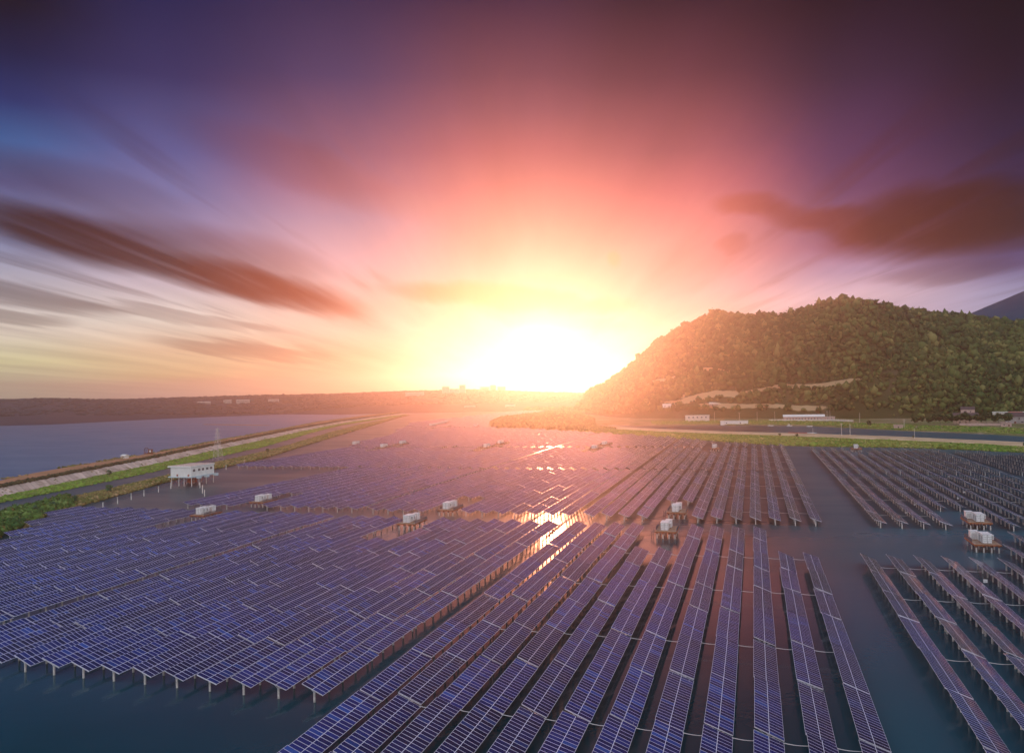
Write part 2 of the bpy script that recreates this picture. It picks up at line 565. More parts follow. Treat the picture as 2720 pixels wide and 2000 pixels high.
def run(gname, xs, y0, n, skip=lambda i, j: False, shear=0.0):
    """rows whose high (left) edges stand at xs, n tables each from y0"""
    for i, x in enumerate(xs):
        for j in range(*n):
            if skip(i, j):
                continue
            TABLES.append((x, y0 + j * PER + shear, gname, i, j))


# lower band: first table begins at y = 126 (index 0)
CX = [-67.14 + 7.317 * k for k in range(12)]
run('c', CX, 126.0, (-2, 8), lambda i, j: (i in (4, 5) and j > 5) or (i in (10, 11) and j > 5))
DX = [29.47 + 7.317 * k for k in range(11)]
run('d', DX, 127.4, (-3, 8), lambda i, j: i < 6 and j > 5)
AX = [-78.73 - 7.37 * k for k in range(13)]
run('a', AX, 126.0, (0, 8), lambda i, j: i in (7, 8) and j > 5)
ZX = [-179.9 - 7.40 * k for k in range(19)]
ZS = {12: 1, 13: 5, 14: 5, 15: 6, 16: 6, 17: 7, 18: 7}
run('z', ZX, 130.6, (0, 8), lambda i, j: (i in (7, 8) and j > 5) or j < ZS.get(i, 0))
# second band
UC = [-69.1 + 7.38 * k for k in range(13)]
run('uc', UC, 326.8, (0, 8), lambda i, j: i in (4, 5) and j < 2)
UB = [-78.9 - 7.45 * k for k in range(13)]
run('ub', UB, 326.8, (0, 8), lambda i, j: i in (7, 8) and j < 2)
UA = [-180.0 - 7.48 * k for k in range(13)]
run('ua', UA, 328.8, (0, 8), lambda i, j: i in (7, 8) and j < 2)
UD = [42.3 + 7.33 * k for k in range(13)]
run('ud', UD, 326.8, (0, 8), lambda i, j: i in (4, 5) and j < 2)
UE = [141.5 + 7.33 * k for k in range(8)]
run('ue', UE, 326.8, (0, 8))
# third band
UZ = [-281.8 - 7.6 * k for k in range(13)]
for nm, xs in (('vc', UC), ('vb', UB), ('va', UA), ('vz', UZ), ('vd', UD)):
    run(nm, xs, 512.5, (0, 8), lambda i, j, nm=nm: j > 5 and ((nm in ('vc', 'vd') and i in (4, 5)) or (nm not in ('vc', 'vd') and i in (7, 8))))
run('ve', UE, 512.5, (0, 7), lambda i, j: j > 5 and i > 2)


# shoreline of the far bank (x, y): nothing stands beyond it
SHORE = [(-420, 1330), (-364, 1104), (-345, 1071), (-285, 1034), (-175, 938), (-100, 869), (-36, 780), (30, 735), (90, 726), (186, 650), (300, 600)]
W4 = [-383.0 - 7.6 * k for k in range(13)]
W5 = [-485.0 - 7.6 * k for k in range(10)]


def shore_y(x):
    for (xa, ya), (xb, yb) in zip(SHORE, SHORE[1:]):
        if xa <= x <= xb:
            return ya + (yb - ya) * (x - xa) / (xb - xa)
    return 1900.0 if x < -420 else 600.0


BANK_A = [(-330, 330), (-352, 395), (-368, 470), (-384, 530), (-400, 629), (-440, 863), (-560, 1200), (-690, 1535), (-760, 1750)]


def bank_x(y):
    for (xa, ya), (xb, yb) in zip(BANK_A, BANK_A[1:]):
        if ya <= y <= yb:
            return xa + (xb - xa) * (y - ya) / (yb - ya)
    return -800


for nm, xs, k0 in (('wc', UC, 4), ('wb', UB, 7), ('wa', UA, 7), ('wz', UZ, 7), ('wy', W4, 7), ('wx', W5, 7)):
    for i, x in enumerate(xs):
        for bandn, yb in enumerate((706.0, 892.0, 1094.0, 1280.0, 1480.0, 1666.0)):
            for j in range(8):
                y = yb + j * PER
                if y + PER > shore_y(x) - 8 or x < bank_x(y) + 16:
                    continue
                if bandn % 2 == 0 and j < 2 and i in (k0, k0 + 1):
                    continue
                if bandn % 2 == 1 and j > 5 and i in (k0, k0 + 1):
                    continue
                TABLES.append((x, y, nm, i, bandn * 8 + j))


def to_px(x, y, z):
    d = Vector((x, y, z - CAM_H))
    zc = d.dot(cf)
    return (1360 + 2117 * d.dot(cr) / zc, 1000 - 2117 * d.dot(cu) / zc, zc) if zc > 5 else (9e9, 9e9, zc)


def keep(x, y):
    """is any of the table inside the view, or close to it?"""
    ok = False
    for xx, yy in ((x, y), (x + 4.3, y), (x, y + TL), (x + 4.3, y + TL)):
        a, b, c = to_px(xx, yy, 2.6)
        if -420 < a < 3100 and b < 2420:
            ok = True
    return ok


def in_frame(x, y):
    n = 0
    for xx, yy in ((x, y), (x + 4.3, y), (x, y + TL), (x + 4.3, y + TL), (x + 2.1, y + 11)):
        a, b, c = to_px(xx, yy, 2.6)
        n += -5 < a < 2725 and 0 < b < 2005
    return n


# the far platforms leave room among the rows
CLEAR = [(-32.0, 680.0), (76.5, 676.0), (-236.0, 690.0), (-238.0, 738.0), (-132.0, 672.0), (-132.0, 720.0), (-390.0, 728.0), (-340.0, 690.0), (-341.0, 735.0), (-384.0, 1078.0),
         (-470.0, 1120.0), (-474.0, 1146.0), (-478.0, 1172.0), (-482.0, 1198.0), (-486.0, 1224.0), (69.8, 285.5), (-236.5, 297.0)]


def clear_of(t):
    return all(not (px_ - 5 - 4.3 < t[0] < px_ + 5 and py_ - TL - 1 < t[1] < py_ + 14) for px_, py_ in CLEAR)


TABLES = [t for t in TABLES if keep(t[0], t[1]) and clear_of(t)]
TABLES = [t + (in_frame(t[0], t[1]), math.hypot(t[0] + 2.1, t[1] + 11)) for t in TABLES]
vis = sorted([t for t in TABLES if t[5] > 0], key=lambda t: t[6])
IND = set((t[2], t[3], t[4]) for t in vis[:300])
print('tables', len(TABLES), 'visible', len(vis))
BLOCKS = {}
exec_tables = True
GNAME = {'c': 'central near block', 'd': 'near right block', 'a': 'near left block', 'z': 'outer left block', 'uc': 'second central block', 'ub': 'second left block',
         'ua': 'second outer-left block', 'ud': 'second right block', 'ue': 'outermost right block'}
ORD = ['first', 'second', 'third', 'fourth', 'fifth', 'sixth', 'seventh', 'eighth', 'ninth', 'tenth', 'eleventh', 'twelfth', 'thirteenth', 'fourteenth', 'fifteenth', 'sixteenth', 'seventeenth', 'eighteenth', 'nineteenth']
surf_mb = MB()
table_surface(surf_mb, 0, 0)
surf_me = surf_mb.mesh('module_array', [PANEL, ALU, BACKSHEET])
fb = MB()
frame_bars(fb)
frame_me = fb.mesh('support_frame', STEEL)
pb = MB()
pile_geo(pb)
pile_me = pb.mesh('pile', CONC)
bb = MB()
bracket_geo(bb)
brk_me = bb.mesh('bracket', STEEL)


def make_table(name='solar_table'):
    t = thing(name, 'solar table', 'solar panels', group='solar tables on piles')
    link('module_array', surf_me, t)
    link('support_frame', frame_me, t)
    for y in PY:
        p = link('pile', pile_me, t, (0, y, 0))
        link('bracket', brk_me, p)
    return t


def table_label(g, i, j, lo):
    side = {'c': 'from left', 'd': 'from left', 'ud': 'from left', 'uc': 'from left', 'ue': 'from left'}.get(g, 'from right')
    return 'blue solar table, %s from near end, %s row %s, %s' % (ORD[j - lo], ORD[i], side, GNAME[g])


lo_of = {}
for t in vis:
    if (t[2], t[3], t[4]) in IND:
        k = (t[2], t[3])
        lo_of[k] = min(lo_of.get(k, 99), t[4])
proto = None
rest = MB()
rest_pl = MB()
trng = random.Random(3)
for x, y, g, i, j, nf, dist in TABLES:
    dz = trng.gauss(0, 0.05) + 0.10 * math.sin(i * 1.7 + j * 2.3)
    ti = trng.gauss(0, 0.06)
    cx, cy = x + HW, y + TL / 2
    if (g, i, j) in IND:
        lab = table_label(g, i, j, lo_of[(g, i)])
        if proto is None:
            proto = make_table()
            o = proto
            o['label'] = lab
            o.location = (cx, cy, 0)
        else:
            o = copy_tree(proto, (cx, cy, 0), label=lab)
        for ch in o.children:
            if ch.name.startswith('module_array') or ch.name.startswith('support_frame'):
                ch.location = (0, 0, dz)
                ch.rotation_euler = (trng.gauss(0, 0.0025), ti / 2.15, 0)
    else:
        rest.cur = 0
        table_surface(rest, cx, cy, dz, ti * 0.6, 2 * trng.randrange(50), 20 * trng.randrange(50))
        rest.cur = 3
        if dist < 900:
            for yy in PY:
                rest.tube((cx, cy + yy, -0.3), (cx, cy + yy, 1.9 + dz), 0.205, 0.205, 6, cap=False)
            for yy in PY if dist < 420 else (-10.2,):
                rest.bar((cx - 0.2, cy + yy, 1.80), (cx - 1.35, cy + yy, 2.86 + dz), 0.07)
                rest.bar((cx + 0.2, cy + yy, 1.80), (cx + 1.25, cy + yy, 2.02 + dz), 0.07)
                rest.bar((cx, cy + yy, 1.80), (cx, cy + yy, 2.5 + dz), 0.3, 0.1)
        elif dist < 1200:
            for yy in (-10.2, 0, 10.2):
                rest.tube((cx, cy + yy, -0.3), (cx, cy + yy, 1.9 + dz), 0.205, 0.205, 4, cap=False)
o = rest.build('distant_solar_tables', [PANEL, ALU, BACKSHEET, CONC])
tag(o, 'hundreds of blue solar tables filling the water into the distance', 'solar panels', kind='stuff')

# ------------------------------------------------------------------ numpy foliage helpers
def fbm(x, y, s=1.0, seed=0, octaves=4):
    """cheap smooth noise: sums of rotated sine products, about -1..1"""
    r = np.random.default_rng(seed)
    x = np.asarray(x, float) / s
    y = np.asarray(y, float) / s
    out = np.zeros(np.broadcast(x, y).shape)
    a, f = 0.5, 1.0
    for _ in range(octaves):
        for k in range(3):
            th, p1, p2 = r.uniform(0, math.pi), r.uniform(0, 9), r.uniform(0, 9)
            u = (x * math.cos(th) + y * math.sin(th)) * f
            v = (-x * math.sin(th) + y * math.cos(th)) * f
            out += a / 2.2 * np.sin(u * 2.1 + p1 + 1.7 * np.sin(v * 1.3 + p2)) * np.cos(v * 1.9 + p2)
        a *= 0.5
        f *= 2.1
    return out


def ico(sub):
    bm = bmesh.new()
    bmesh.ops.create_icosphere(bm, subdivisions=sub, radius=1.0)
    v = np.array([q.co[:] for q in bm.verts])
    f = np.array([[q.index for q in p.verts] for p in bm.faces])
    bm.free()
    return v, f


ICO1, ICO2 = ico(1), ico(2)


def blob_mesh(name, pos, rad, zsq, m, shape=ICO1, jit=0.28, seed=1, leaves=0, leaf=0.5):
    """many irregular leafy clumps in one mesh; leaves adds loose leaf faces round every clump"""
    r = np.random.default_rng(seed)
    V, F = shape
    n = len(pos)
    pos = np.asarray(pos, float)
    rad = np.asarray(rad, float).reshape(-1, 1)
    zsq = np.broadcast_to(np.asarray(zsq, float).reshape(-1, 1), (n, 1))
    ang = r.uniform(0, 6.28, n)
    cs, sn = np.cos(ang)[:, None], np.sin(ang)[:, None]
    sc = 1 + r.normal(0, jit, (n, len(V)))
    vx = V[None, :, 0] * sc
    vy = V[None, :, 1] * sc
    vz = V[None, :, 2] * sc * zsq
    X = (vx * cs - vy * sn) * rad + pos[:, 0:1]
    Y = (vx * sn + vy * cs) * rad + pos[:, 1:2]
    Z = vz * rad + pos[:, 2:3]
    verts = np.stack([X, Y, Z], 2).reshape(-1, 3)
    faces = (F[None] + (np.arange(n) * len(V))[:, None, None]).reshape(-1, 3)
    nv = len(verts)
    loops = faces.reshape(-1)
    totals = np.full(len(faces), 3)
    if leaves:
        k = n * leaves
        d = r.normal(0, 1, (k, 3))
        d /= np.linalg.norm(d, axis=1, keepdims=True)
        d[:, 2] = np.abs(d[:, 2]) * 1.0 - 0.15
        idx = np.repeat(np.arange(n), leaves)
        c = pos[idx] + d * rad[idx] * r.uniform(0.95, 1.35, (k, 1)) * np.concatenate([np.ones((k, 2)), zsq[idx]], 1)
        a = r.normal(0, 1, (k, 3))
        a /= np.linalg.norm(a, axis=1, keepdims=True)
        b = np.cross(a, r.normal(0, 1, (k, 3)))
        b /= np.linalg.norm(b, axis=1, keepdims=True) + 1e-9
        s = leaf * r.uniform(0.5, 1.2, (k, 1)) * rad[idx]
        q = np.stack([c - a * s, c + b * s * 0.5, c + a * s, c - b * s * 0.5], 1).reshape(-1, 3)
        verts = np.concatenate([verts, q])
        loops = np.concatenate([loops, nv + np.arange(4 * k)])
        totals = np.concatenate([totals, np.full(k, 4)])
    me = bpy.data.meshes.new(name)
    me.vertices.add(len(verts))
    me.vertices.foreach_set('co', verts.reshape(-1))
    me.loops.add(len(loops))
    me.loops.foreach_set('vertex_index', loops.astype(np.int32))
    me.polygons.add(len(totals))
    me.polygons.foreach_set('loop_start', np.concatenate([[0], np.cumsum(totals)[:-1]]).astype(np.int32))
    me.polygons.foreach_set('loop_total', totals.astype(np.int32))
    me.materials.append(m)
    me.update(calc_edges=True)
    return me


def leaf_material(name, c1, c2, c3=None, scale=0.02):
    m = bpy.data.materials.new(name)
    m.use_nodes = True
    T = NT(m.node_tree)
    b = T.n['Principled BSDF']
    geo = T.node('ShaderNodeNewGeometry')
    isl = geo.outputs['Random Per Island']
    n = T.noise(geo.outputs['Position'], scale, 3, 0.6)
    col = T.mix(T.mr(n, 0.35, 0.65), c1, c2)
    if c3:
        col = T.mix(T.mr(isl, 0.75, 1.0), col, c3)
    f = T.m('MULTIPLY_ADD', isl, 0.8, 0.6)
    col = T.vm('MULTIPLY', col, T.comb(f, f, f))
    T.l.new(col, b.inputs['Base Color'])
    b.inputs['Roughness'].default_value = 0.8
    b.inputs['Specular IOR Level'].default_value = 0.25
    return m


LEAF_HILL = leaf_material('hill_foliage', (0.055, 0.090, 0.018), (0.110, 0.135, 0.030), (0.16, 0.15, 0.045), 0.012)
LEAF_POINT = leaf_material('point_foliage', (0.09, 0.13, 0.025), (0.15, 0.17, 0.035), (0.20, 0.19, 0.06), 0.012)
LEAF_SHRUB = leaf_material('shrub_foliage', (0.040, 0.110, 0.022), (0.085, 0.160, 0.028), (0.13, 0.19, 0.05), 0.05)
LEAF_GRASS = leaf_material('tall_grass', (0.13, 0.24, 0.03), (0.20, 0.33, 0.04), (0.20, 0.20, 0.07), 0.04)
LEAF_REED = leaf_material('reed_foliage', (0.12, 0.15, 0.03), (0.24, 0.19, 0.07), (0.30, 0.20, 0.10), 0.03)
LEAF_HEDGE = leaf_material('hedge_foliage', (0.05, 0.055, 0.022), (0.09, 0.075, 0.03), None, 0.05)
LEAF_BANK = leaf_material('bank_grass', (0.12, 0.24, 0.025), (0.22, 0.27, 0.05), (0.28, 0.25, 0.09), 0.02)


def ground_material(name, c1, c2, s1=0.05, c3=None, bump=0.3, bs=0.8, stripes=None, bare=None):
    m = bpy.data.materials.new(name)
    m.use_nodes = True
    T = NT(m.node_tree)
    b = T.n['Principled BSDF']
    p = T.node('ShaderNodeNewGeometry').outputs['Position']
    col = T.mix(T.mr(T.noise(p, s1, 4, 0.65), 0.35, 0.65), c1, c2)
    if c3:
        col = T.mix(T.mr(T.noise(T.vm('ADD', p, (91.0, 13.0, 0.0)), s1 * 2.7, 4, 0.7), 0.5, 0.7), col, c3)
    if stripes:
        u = T.node('ShaderNodeUVMap').outputs[0]
        uu = T.sep(u)[0]
        f = T.m('FRACT', T.m('MULTIPLY', uu, stripes))
        col = T.mix(T.m('MULTIPLY', T.m('LESS_THAN', f, 0.13), 0.45), col, (0.16, 0.13, 0.10))
        wn = T.node('ShaderNodeTexWhiteNoise', noise_dimensions='1D')
        T.l.new(T.m('FLOOR', T.m('MULTIPLY', uu, stripes)), wn.inputs[1])
        g = T.m('MULTIPLY_ADD', wn.outputs[0], 0.35, 0.80)
        col = T.vm('MULTIPLY', col, T.comb(g, g, g))
    if bare:
        at = T.node('ShaderNodeAttribute', attribute_name='bare')
        k = T.m('ADD', at.outputs['Fac'], T.m('MULTIPLY', T.m('SUBTRACT', T.noise(p, 0.12, 3, 0.6), 0.5), 0.5))
        col = T.mix(T.mr(k, 0.40, 0.62), col, bare)
    T.l.new(col, b.inputs['Base Color'])
    b.inputs['Roughness'].default_value = 0.95
    b.inputs['Specular IOR Level'].default_value = 0.2
    bp = T.node('ShaderNodeBump')
    bp.inputs['Strength'].default_value = bump
    bp.inputs['Distance'].default_value = 0.5
    T.l.new(T.noise(p, bs, 4, 0.6), bp.inputs['Height'])
    T.l.new(bp.outputs[0], b.inputs['Normal'])
    return m


G_GRASS = ground_material('bank_turf', (0.09, 0.17, 0.022), (0.17, 0.22, 0.04), 0.03, (0.20, 0.15, 0.07))
G_EARTH = ground_material('dike_earth', (0.42, 0.22, 0.12), (0.30, 0.17, 0.09), 0.05, (0.20, 0.16, 0.08))
G_SLAB = ground_material('slope_slabs', (0.60, 0.50, 0.42), (0.48, 0.40, 0.33), 0.04, (0.30, 0.24, 0.17), stripes=1.0)
G_SAND = ground_material('sandy_road', (0.62, 0.46, 0.28), (0.50, 0.36, 0.21), 0.05)
G_FIELD = ground_material('village_ground_earth', (0.12, 0.15, 0.035), (0.26, 0.20, 0.11), 0.012, (0.36, 0.28, 0.18))
G_HILL = ground_material('hillside_ground', (0.05, 0.065, 0.020), (0.075, 0.085, 0.028), 0.006, (0.12, 0.10, 0.05), bump=0.6, bs=0.08, bare=(0.50, 0.36, 0.20))
G_BARE = ground_material('bare_terrace_earth', (0.50, 0.36, 0.20), (0.36, 0.26, 0.14), 0.02)
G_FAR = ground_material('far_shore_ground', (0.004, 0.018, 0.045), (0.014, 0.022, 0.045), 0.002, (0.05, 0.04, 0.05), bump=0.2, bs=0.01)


def resample(pl, n):
    P = np.array(pl, float)
    d = np.concatenate([[0], np.cumsum(np.linalg.norm(np.diff(P, axis=0), axis=1))])
    t = np.linspace(0, 1, n) * d[-1]
    return np.stack([np.interp(t, d, P[:, k]) for k in range(P.shape[1])], 1)


def strip(name, lines, zs, mat_, n=260, wob=0.8, zn=0.25, sub=4, seed=0, uvlen=None):
    """a band of ground between successive lines, each with its own height"""
    L = [resample(l, n) for l in lines]
    rows, zz = [], []
    for a in range(len(L) - 1):
        for k in range(sub):
            t = k / sub
            rows.append(L[a] * (1 - t) + L[a + 1] * t)
            zz.append(zs[a] * (1 - t) + zs[a + 1] * t)
    rows.append(L[-1])
    zz.append(zs[-1])
    P = np.array(rows)
    Z = np.repeat(np.array(zz)[:, None], n, 1)
    w = fbm(P[:, :, 0], P[:, :, 1], 9.0, seed + 5) * wob
    Z = Z + fbm(P[:, :, 0], P[:, :, 1], 6.0, seed) * zn
    P = P + np.stack([w, w * 0.4], 2)
    mb = MB()
    R_ = len(rows)
    s = np.concatenate([[0], np.cumsum(np.linalg.norm(np.diff(L[0], axis=0), axis=1))]) / (uvlen or 1.0)
    for i in range(R_ - 1):
        for j in range(n - 1):
            q = [(i, j), (i, j + 1), (i + 1, j + 1), (i + 1, j)]
            pts = [(P[a, b, 0], P[a, b, 1], Z[a, b]) for a, b in q]
            mb.face(pts, [(s[b] + 1.0, a / R_ + 0.01) for a, b in q])
    o = mb.build(name, mat_)
    return tag(o, kind='structure')


def back(pl, d=230):
    """carries a line on towards the viewer, past the edge of the picture"""
    (x0, y0), (x1, y1) = pl[0], pl[1]
    if len(pl) > 2:
        x1, y1 = pl[2]
    l = math.hypot(x1 - x0, y1 - y0)
    return [(x0 - (x1 - x0) / l * d, y0 - (y1 - y0) / l * d)] + list(pl)


road_out = back([(-455, 387), (-473, 425), (-497, 504), (-516, 582), (-544, 671), (-585, 788), (-644, 984), (-742, 1264), (-814, 1591), (-834, 1795)])
lake_edge = [(x - 13, y - 5) for x, y in road_out]
road_in = back([(-427, 363), (-447, 423), (-465, 483), (-486, 553), (-526, 661), (-584, 844), (-640, 1010), (-719, 1289), (-805, 1731)])
slab_top = back([(-421, 358), (-441, 420), (-460, 480), (-480, 550), (-520, 660), (-578, 845), (-634, 1010), (-713, 1289), (-799, 1731)])
slab_bot = back([(-409, 352), (-429, 414), (-448, 474), (-468, 545), (-508, 655), (-566, 840), (-622, 1005), (-702, 1284), (-789, 1728)])
canalN = back([(-390, 334), (-397, 368), (-406, 410), (-423, 481), (-441, 536), (-460, 600), (-500, 740), (-600, 1000), (-680, 1230), (-782, 1726)])
canalS = back([(-366, 311), (-370, 335), (-380, 363), (-388, 405), (-399, 450), (-409, 490), (-430, 540), (-448, 600), (-484, 740), (-590, 1020), (-660, 1240), (-770, 1726)])
bankS = back([(-286, 240), (-300, 272), (-322, 307), (-333, 332), (-344, 368), (-356, 405), (-364, 431), (-378, 470), (-386, 500), (-392, 540), (-408, 606), (-455, 740), (-540, 1000), (-640, 1300), (-755, 1640)], 170)
canalS = [tuple(q) for q in (resample(canalS, 60) * 0.76 + resample(bankS, 60) * 0.24)]
lm = MB()
for p0, p1 in zip(lake_edge, lake_edge[1:]):
    lm.face([(-6890, p0[1], 0.05), (p0[0] + 2, p0[1], 0.05), (p1[0] + 2, p1[1], 0.05), (-6890, p1[1], 0.05)])
lm.face([(-6890, 1790, 0.05), (-845, 1790, 0.05), (-620, 2300, 0.05), (-6890, 2300, 0.05)])
tag(lm.build('lake', water_material('lake_water', True)), kind='structure')
tag(strip('dike_outer_slope', [lake_edge, road_out], [-0.6, 5.0], G_EARTH, wob=1.0), kind='structure')
strip('dike_road', [road_out, road_in], [5.0, 5.0], G_EARTH, wob=0.5, zn=0.15, seed=2)
strip('dike_shoulder', [road_in, slab_top], [5.0, 4.6], G_GRASS, wob=0.5, zn=0.15, seed=2, sub=2)
strip('dike_slope_paving', [slab_top, slab_bot], [4.6, 1.3], G_SLAB, wob=0.2, zn=0.02, seed=3, uvlen=5.5, n=400)
strip('canal_grass_verge', [slab_bot, [((a[0] + b[0]) / 2, (a[1] + b[1]) / 2) for a, b in zip(resample(slab_bot, 30), resample(canalN, 30))], canalN], [1.3, 1.0, -0.35], G_GRASS, wob=1.2, zn=0.3, seed=4)
mid = [((a[0] + b[0]) / 2, (a[1] + b[1]) / 2) for a, b in zip(resample(canalS, 40), resample(bankS, 40))]
strip('reed_bank', [canalS, mid, bankS], [-0.35, 1.0, -0.35], G_GRASS, wob=1.2, zn=0.3, seed=6)


def scatter_between(l1, l2, n, lo=0.0, hi=1.0, s0=0.0, s1=1.0, power=1.0, seed=0):
    r = np.random.default_rng(seed)
    A, B = resample(l1, 400), resample(l2, 400)
    s = s0 + (s1 - s0) * r.uniform(0, 1, n) ** power
    t = r.uniform(lo, hi, n)
    i = s * 399
    a = np.stack([np.interp(i, np.arange(400), A[:, k]) for k in (0, 1)], 1)
    b = np.stack([np.interp(i, np.arange(400), B[:, k]) for k in (0, 1)], 1)
    return a * (1 - t[:, None]) + b * t[:, None], s, t


# foliage along the left banks (nobody could count it)
p, s, t = scatter_between(canalS, bankS, 6500, 0.12, 0.93, 0, 0.16, 1.0, 11)
keepm = (fbm(p[:, 0], p[:, 1], 12, 3) > -0.35)
p = p[keepm]
t = t[keepm]
rad = rng.uniform(0.5, 1.5, len(p)) * (0.8 + 0.9 * np.clip(fbm(p[:, 0], p[:, 1], 15, 9) + 0.3, 0, 1))
z = 1.2 * np.sin(np.pi * t) + rad * rng.uniform(0.4, 1.6, len(p))
o = link('shrubs', blob_mesh('shrubs', np.column_stack([p, z]), rad, 0.95, LEAF_SHRUB, ICO1, 0.34, 5, leaves=22, leaf=0.34))
tag(o, 'dense dark green bushes on the left bank beside the solar tables', 'bushes', kind='stuff')
p, s, t = scatter_between(canalS, bankS, 15000, 0.03, 0.97, 0.12, 1.0, 1.6, 12)
rad = rng.uniform(0.35, 0.9, len(p)) * (1 + s * 1.0) * (0.6 + 0.7 * t)
z = 0.8 * np.sin(np.pi * t) + rad * 0.4
o = link('reeds', blob_mesh('reeds', np.column_stack([p, z]), rad, 0.9, LEAF_REED, ICO1, 0.35, 6, leaves=3, leaf=0.5))
tag(o, 'green and rust coloured reeds along the narrow bank', 'reeds', kind='stuff')
p, s, t = scatter_between(slab_bot, canalN, 15000, 0.04, 0.98, 0, 1.0, 1.5, 13)
rad = rng.uniform(0.35, 0.9, len(p)) * (1 + s * 1.3)
z = 1.1 * (1 - t) + rad * 0.15
o = link('grass', blob_mesh('grass', np.column_stack([p, z]), rad, 0.55, LEAF_GRASS, ICO1, 0.35, 7, leaves=3, leaf=0.5))
tag(o, 'bright green grass between the paved slope and the canal', 'grass', kind='stuff')
p, s, t = scatter_between(road_in, slab_top, 4200, -0.1, 1.1, 0, 1.0, 1.4, 14)
rad = rng.uniform(0.6, 1.2, len(p)) * (1 + s * 0.5)
o = link('hedge', blob_mesh('hedge', np.column_stack([p, np.full(len(p), 5.2)]), rad, 0.9, LEAF_HEDGE, ICO1, 0.3, 8, leaves=3))
tag(o, 'low dark hedge growing along the dike road edge', 'hedge', kind='stuff')
p, s, t = scatter_between(lake_edge, road_out, 2500, 0.6, 1.2, 0, 1.0, 1.2, 15)
km = (fbm(p[:, 0], p[:, 1], 40, 21) > 0.1) | (s > 0.28)
p = p[km]
o = link('dike_scrub', blob_mesh('dike_scrub', np.column_stack([p, np.full(len(p), 4.9)]), rng.uniform(0.5, 1.3, len(p)), 0.7, LEAF_REED, ICO1, 0.3, 18, leaves=2))
tag(o, 'dry scrub along the lake side of the dike', 'scrub', kind='stuff')

p, s, t = scatter_between(slab_top, slab_bot, 1500, 0.0, 1.0, 0, 0.8, 1.0, 16)
km = fbm(p[:, 0], p[:, 1], 16, 22) + 0.5 * t > 0.42
p, t = p[km], t[km]
o = link('slope_weeds', blob_mesh('slope_weeds', np.column_stack([p, 4.6 - 3.3 * t]), rng.uniform(0.25, 0.8, len(p)), 0.5, LEAF_REED, ICO1, 0.35, 19, leaves=4))
tag(o, 'weeds growing out of the paved dike slope', 'weeds', kind='stuff')

# sandbar in the lake
sb = resample([(-1025, 1312), (-960, 1290), (-880, 1262), (-830, 1240)], 40)
mb = MB()
for i in range(39):
    w0 = 14 * math.sin(math.pi * i / 39) ** 0.6 + 1
    w1 = 14 * math.sin(math.pi * (i + 1) / 39) ** 0.6 + 1
    a, b = sb[i], sb[i + 1]
    for sg in (-1, 1):
        q = [(a[0], a[1], 0.9), (b[0], b[1], 0.9), (b[0] + sg * 3, b[1] + sg * w1, -0.3), (a[0] + sg * 3, a[1] + sg * w0, -0.3)]
        mb.face(q if sg < 0 else q[::-1])
tag(mb.build('sandbar', G_EARTH), kind='structure')

# ------------------------------------------------------------------ land in the middle, on the right and far away, by azimuth and distance
def polar(pl):
    P = sorted((math.degrees(math.atan2(x, y)), math.hypot(x, y)) for x, y in pl)
    return np.array([q[0] for q in P]), np.array([q[1] for q in P])


SH = polar([(-357, 1090), (-341, 1068), (-285, 1042), (-221, 991), (-175, 946), (-120, 879), (-76, 839), (-19, 787), (14, 748), (60, 730), (104, 722), (142, 708), (169, 688), (195, 668), (300, 600), (520, 520)])
GE = polar([(-300, 1240), (-190, 1030), (-108, 953), (-41, 902), (17, 871), (56, 840), (99, 806), (154, 764), (200, 712), (310, 640), (540, 555)])
RE = polar([(-303, 1260), (-197, 1060), (-111, 975), (-42, 921), (17, 888), (57, 860), (103, 832), (157, 782), (206, 734), (318, 660), (550, 575)])
PN = polar([(-230, 1180), (-192, 1150), (-122, 1118), (-51, 1125), (27, 1104), (71, 1077), (124, 1009), (169, 950), (206, 919), (245, 867), (380, 800), (640, 700)])
FT = (np.array([-20, -16, -13.5, -12, -10, -8, -6, -2, 2, 6, 10, 13, 16, 25, 45]), np.array([2150, 2000, 1750, 1620, 1420, 1330, 1300, 1280, 1250, 1230, 1225, 1235, 1240, 1200, 1100.]))
RG = np.array([(-14, 2010, 2.5), (-12.4, 2000, 3), (-11.9, 1990, 20), (-11.5, 2000, 41), (-9.8, 1850, 69), (-8.2, 1750, 102), (-6.6, 1650, 140), (-5.0, 1550, 159), (-3.7, 1500, 171), (-2.4, 1450, 181), (-1.1, 1430, 172), (0.1, 1400, 166), (2.1, 1380, 166), (3.8, 1350, 171), (4.9, 1330, 177), (6.1, 1300, 178), (7.7, 1300, 171), (9.4, 1360, 163), (11.2, 1400, 155), (12.8, 1400, 149), (14.0, 1400, 142), (15.2, 1400, 136), (16.0, 1400, 132), (19, 1400, 125), (25, 1350, 120), (35, 1350, 100), (50, 1250, 120)])


RMAX = (np.array([-18.3, -17.4, -15.8, -14.2, -12.6, -11.5]), np.array([1240, 1368, 1503, 1622, 1847, 2012.]))


def shore_r(a):
    # west edge of the wooded point: shore distance jumps from its tip
    return np.interp(a, SH[0], SH[1])


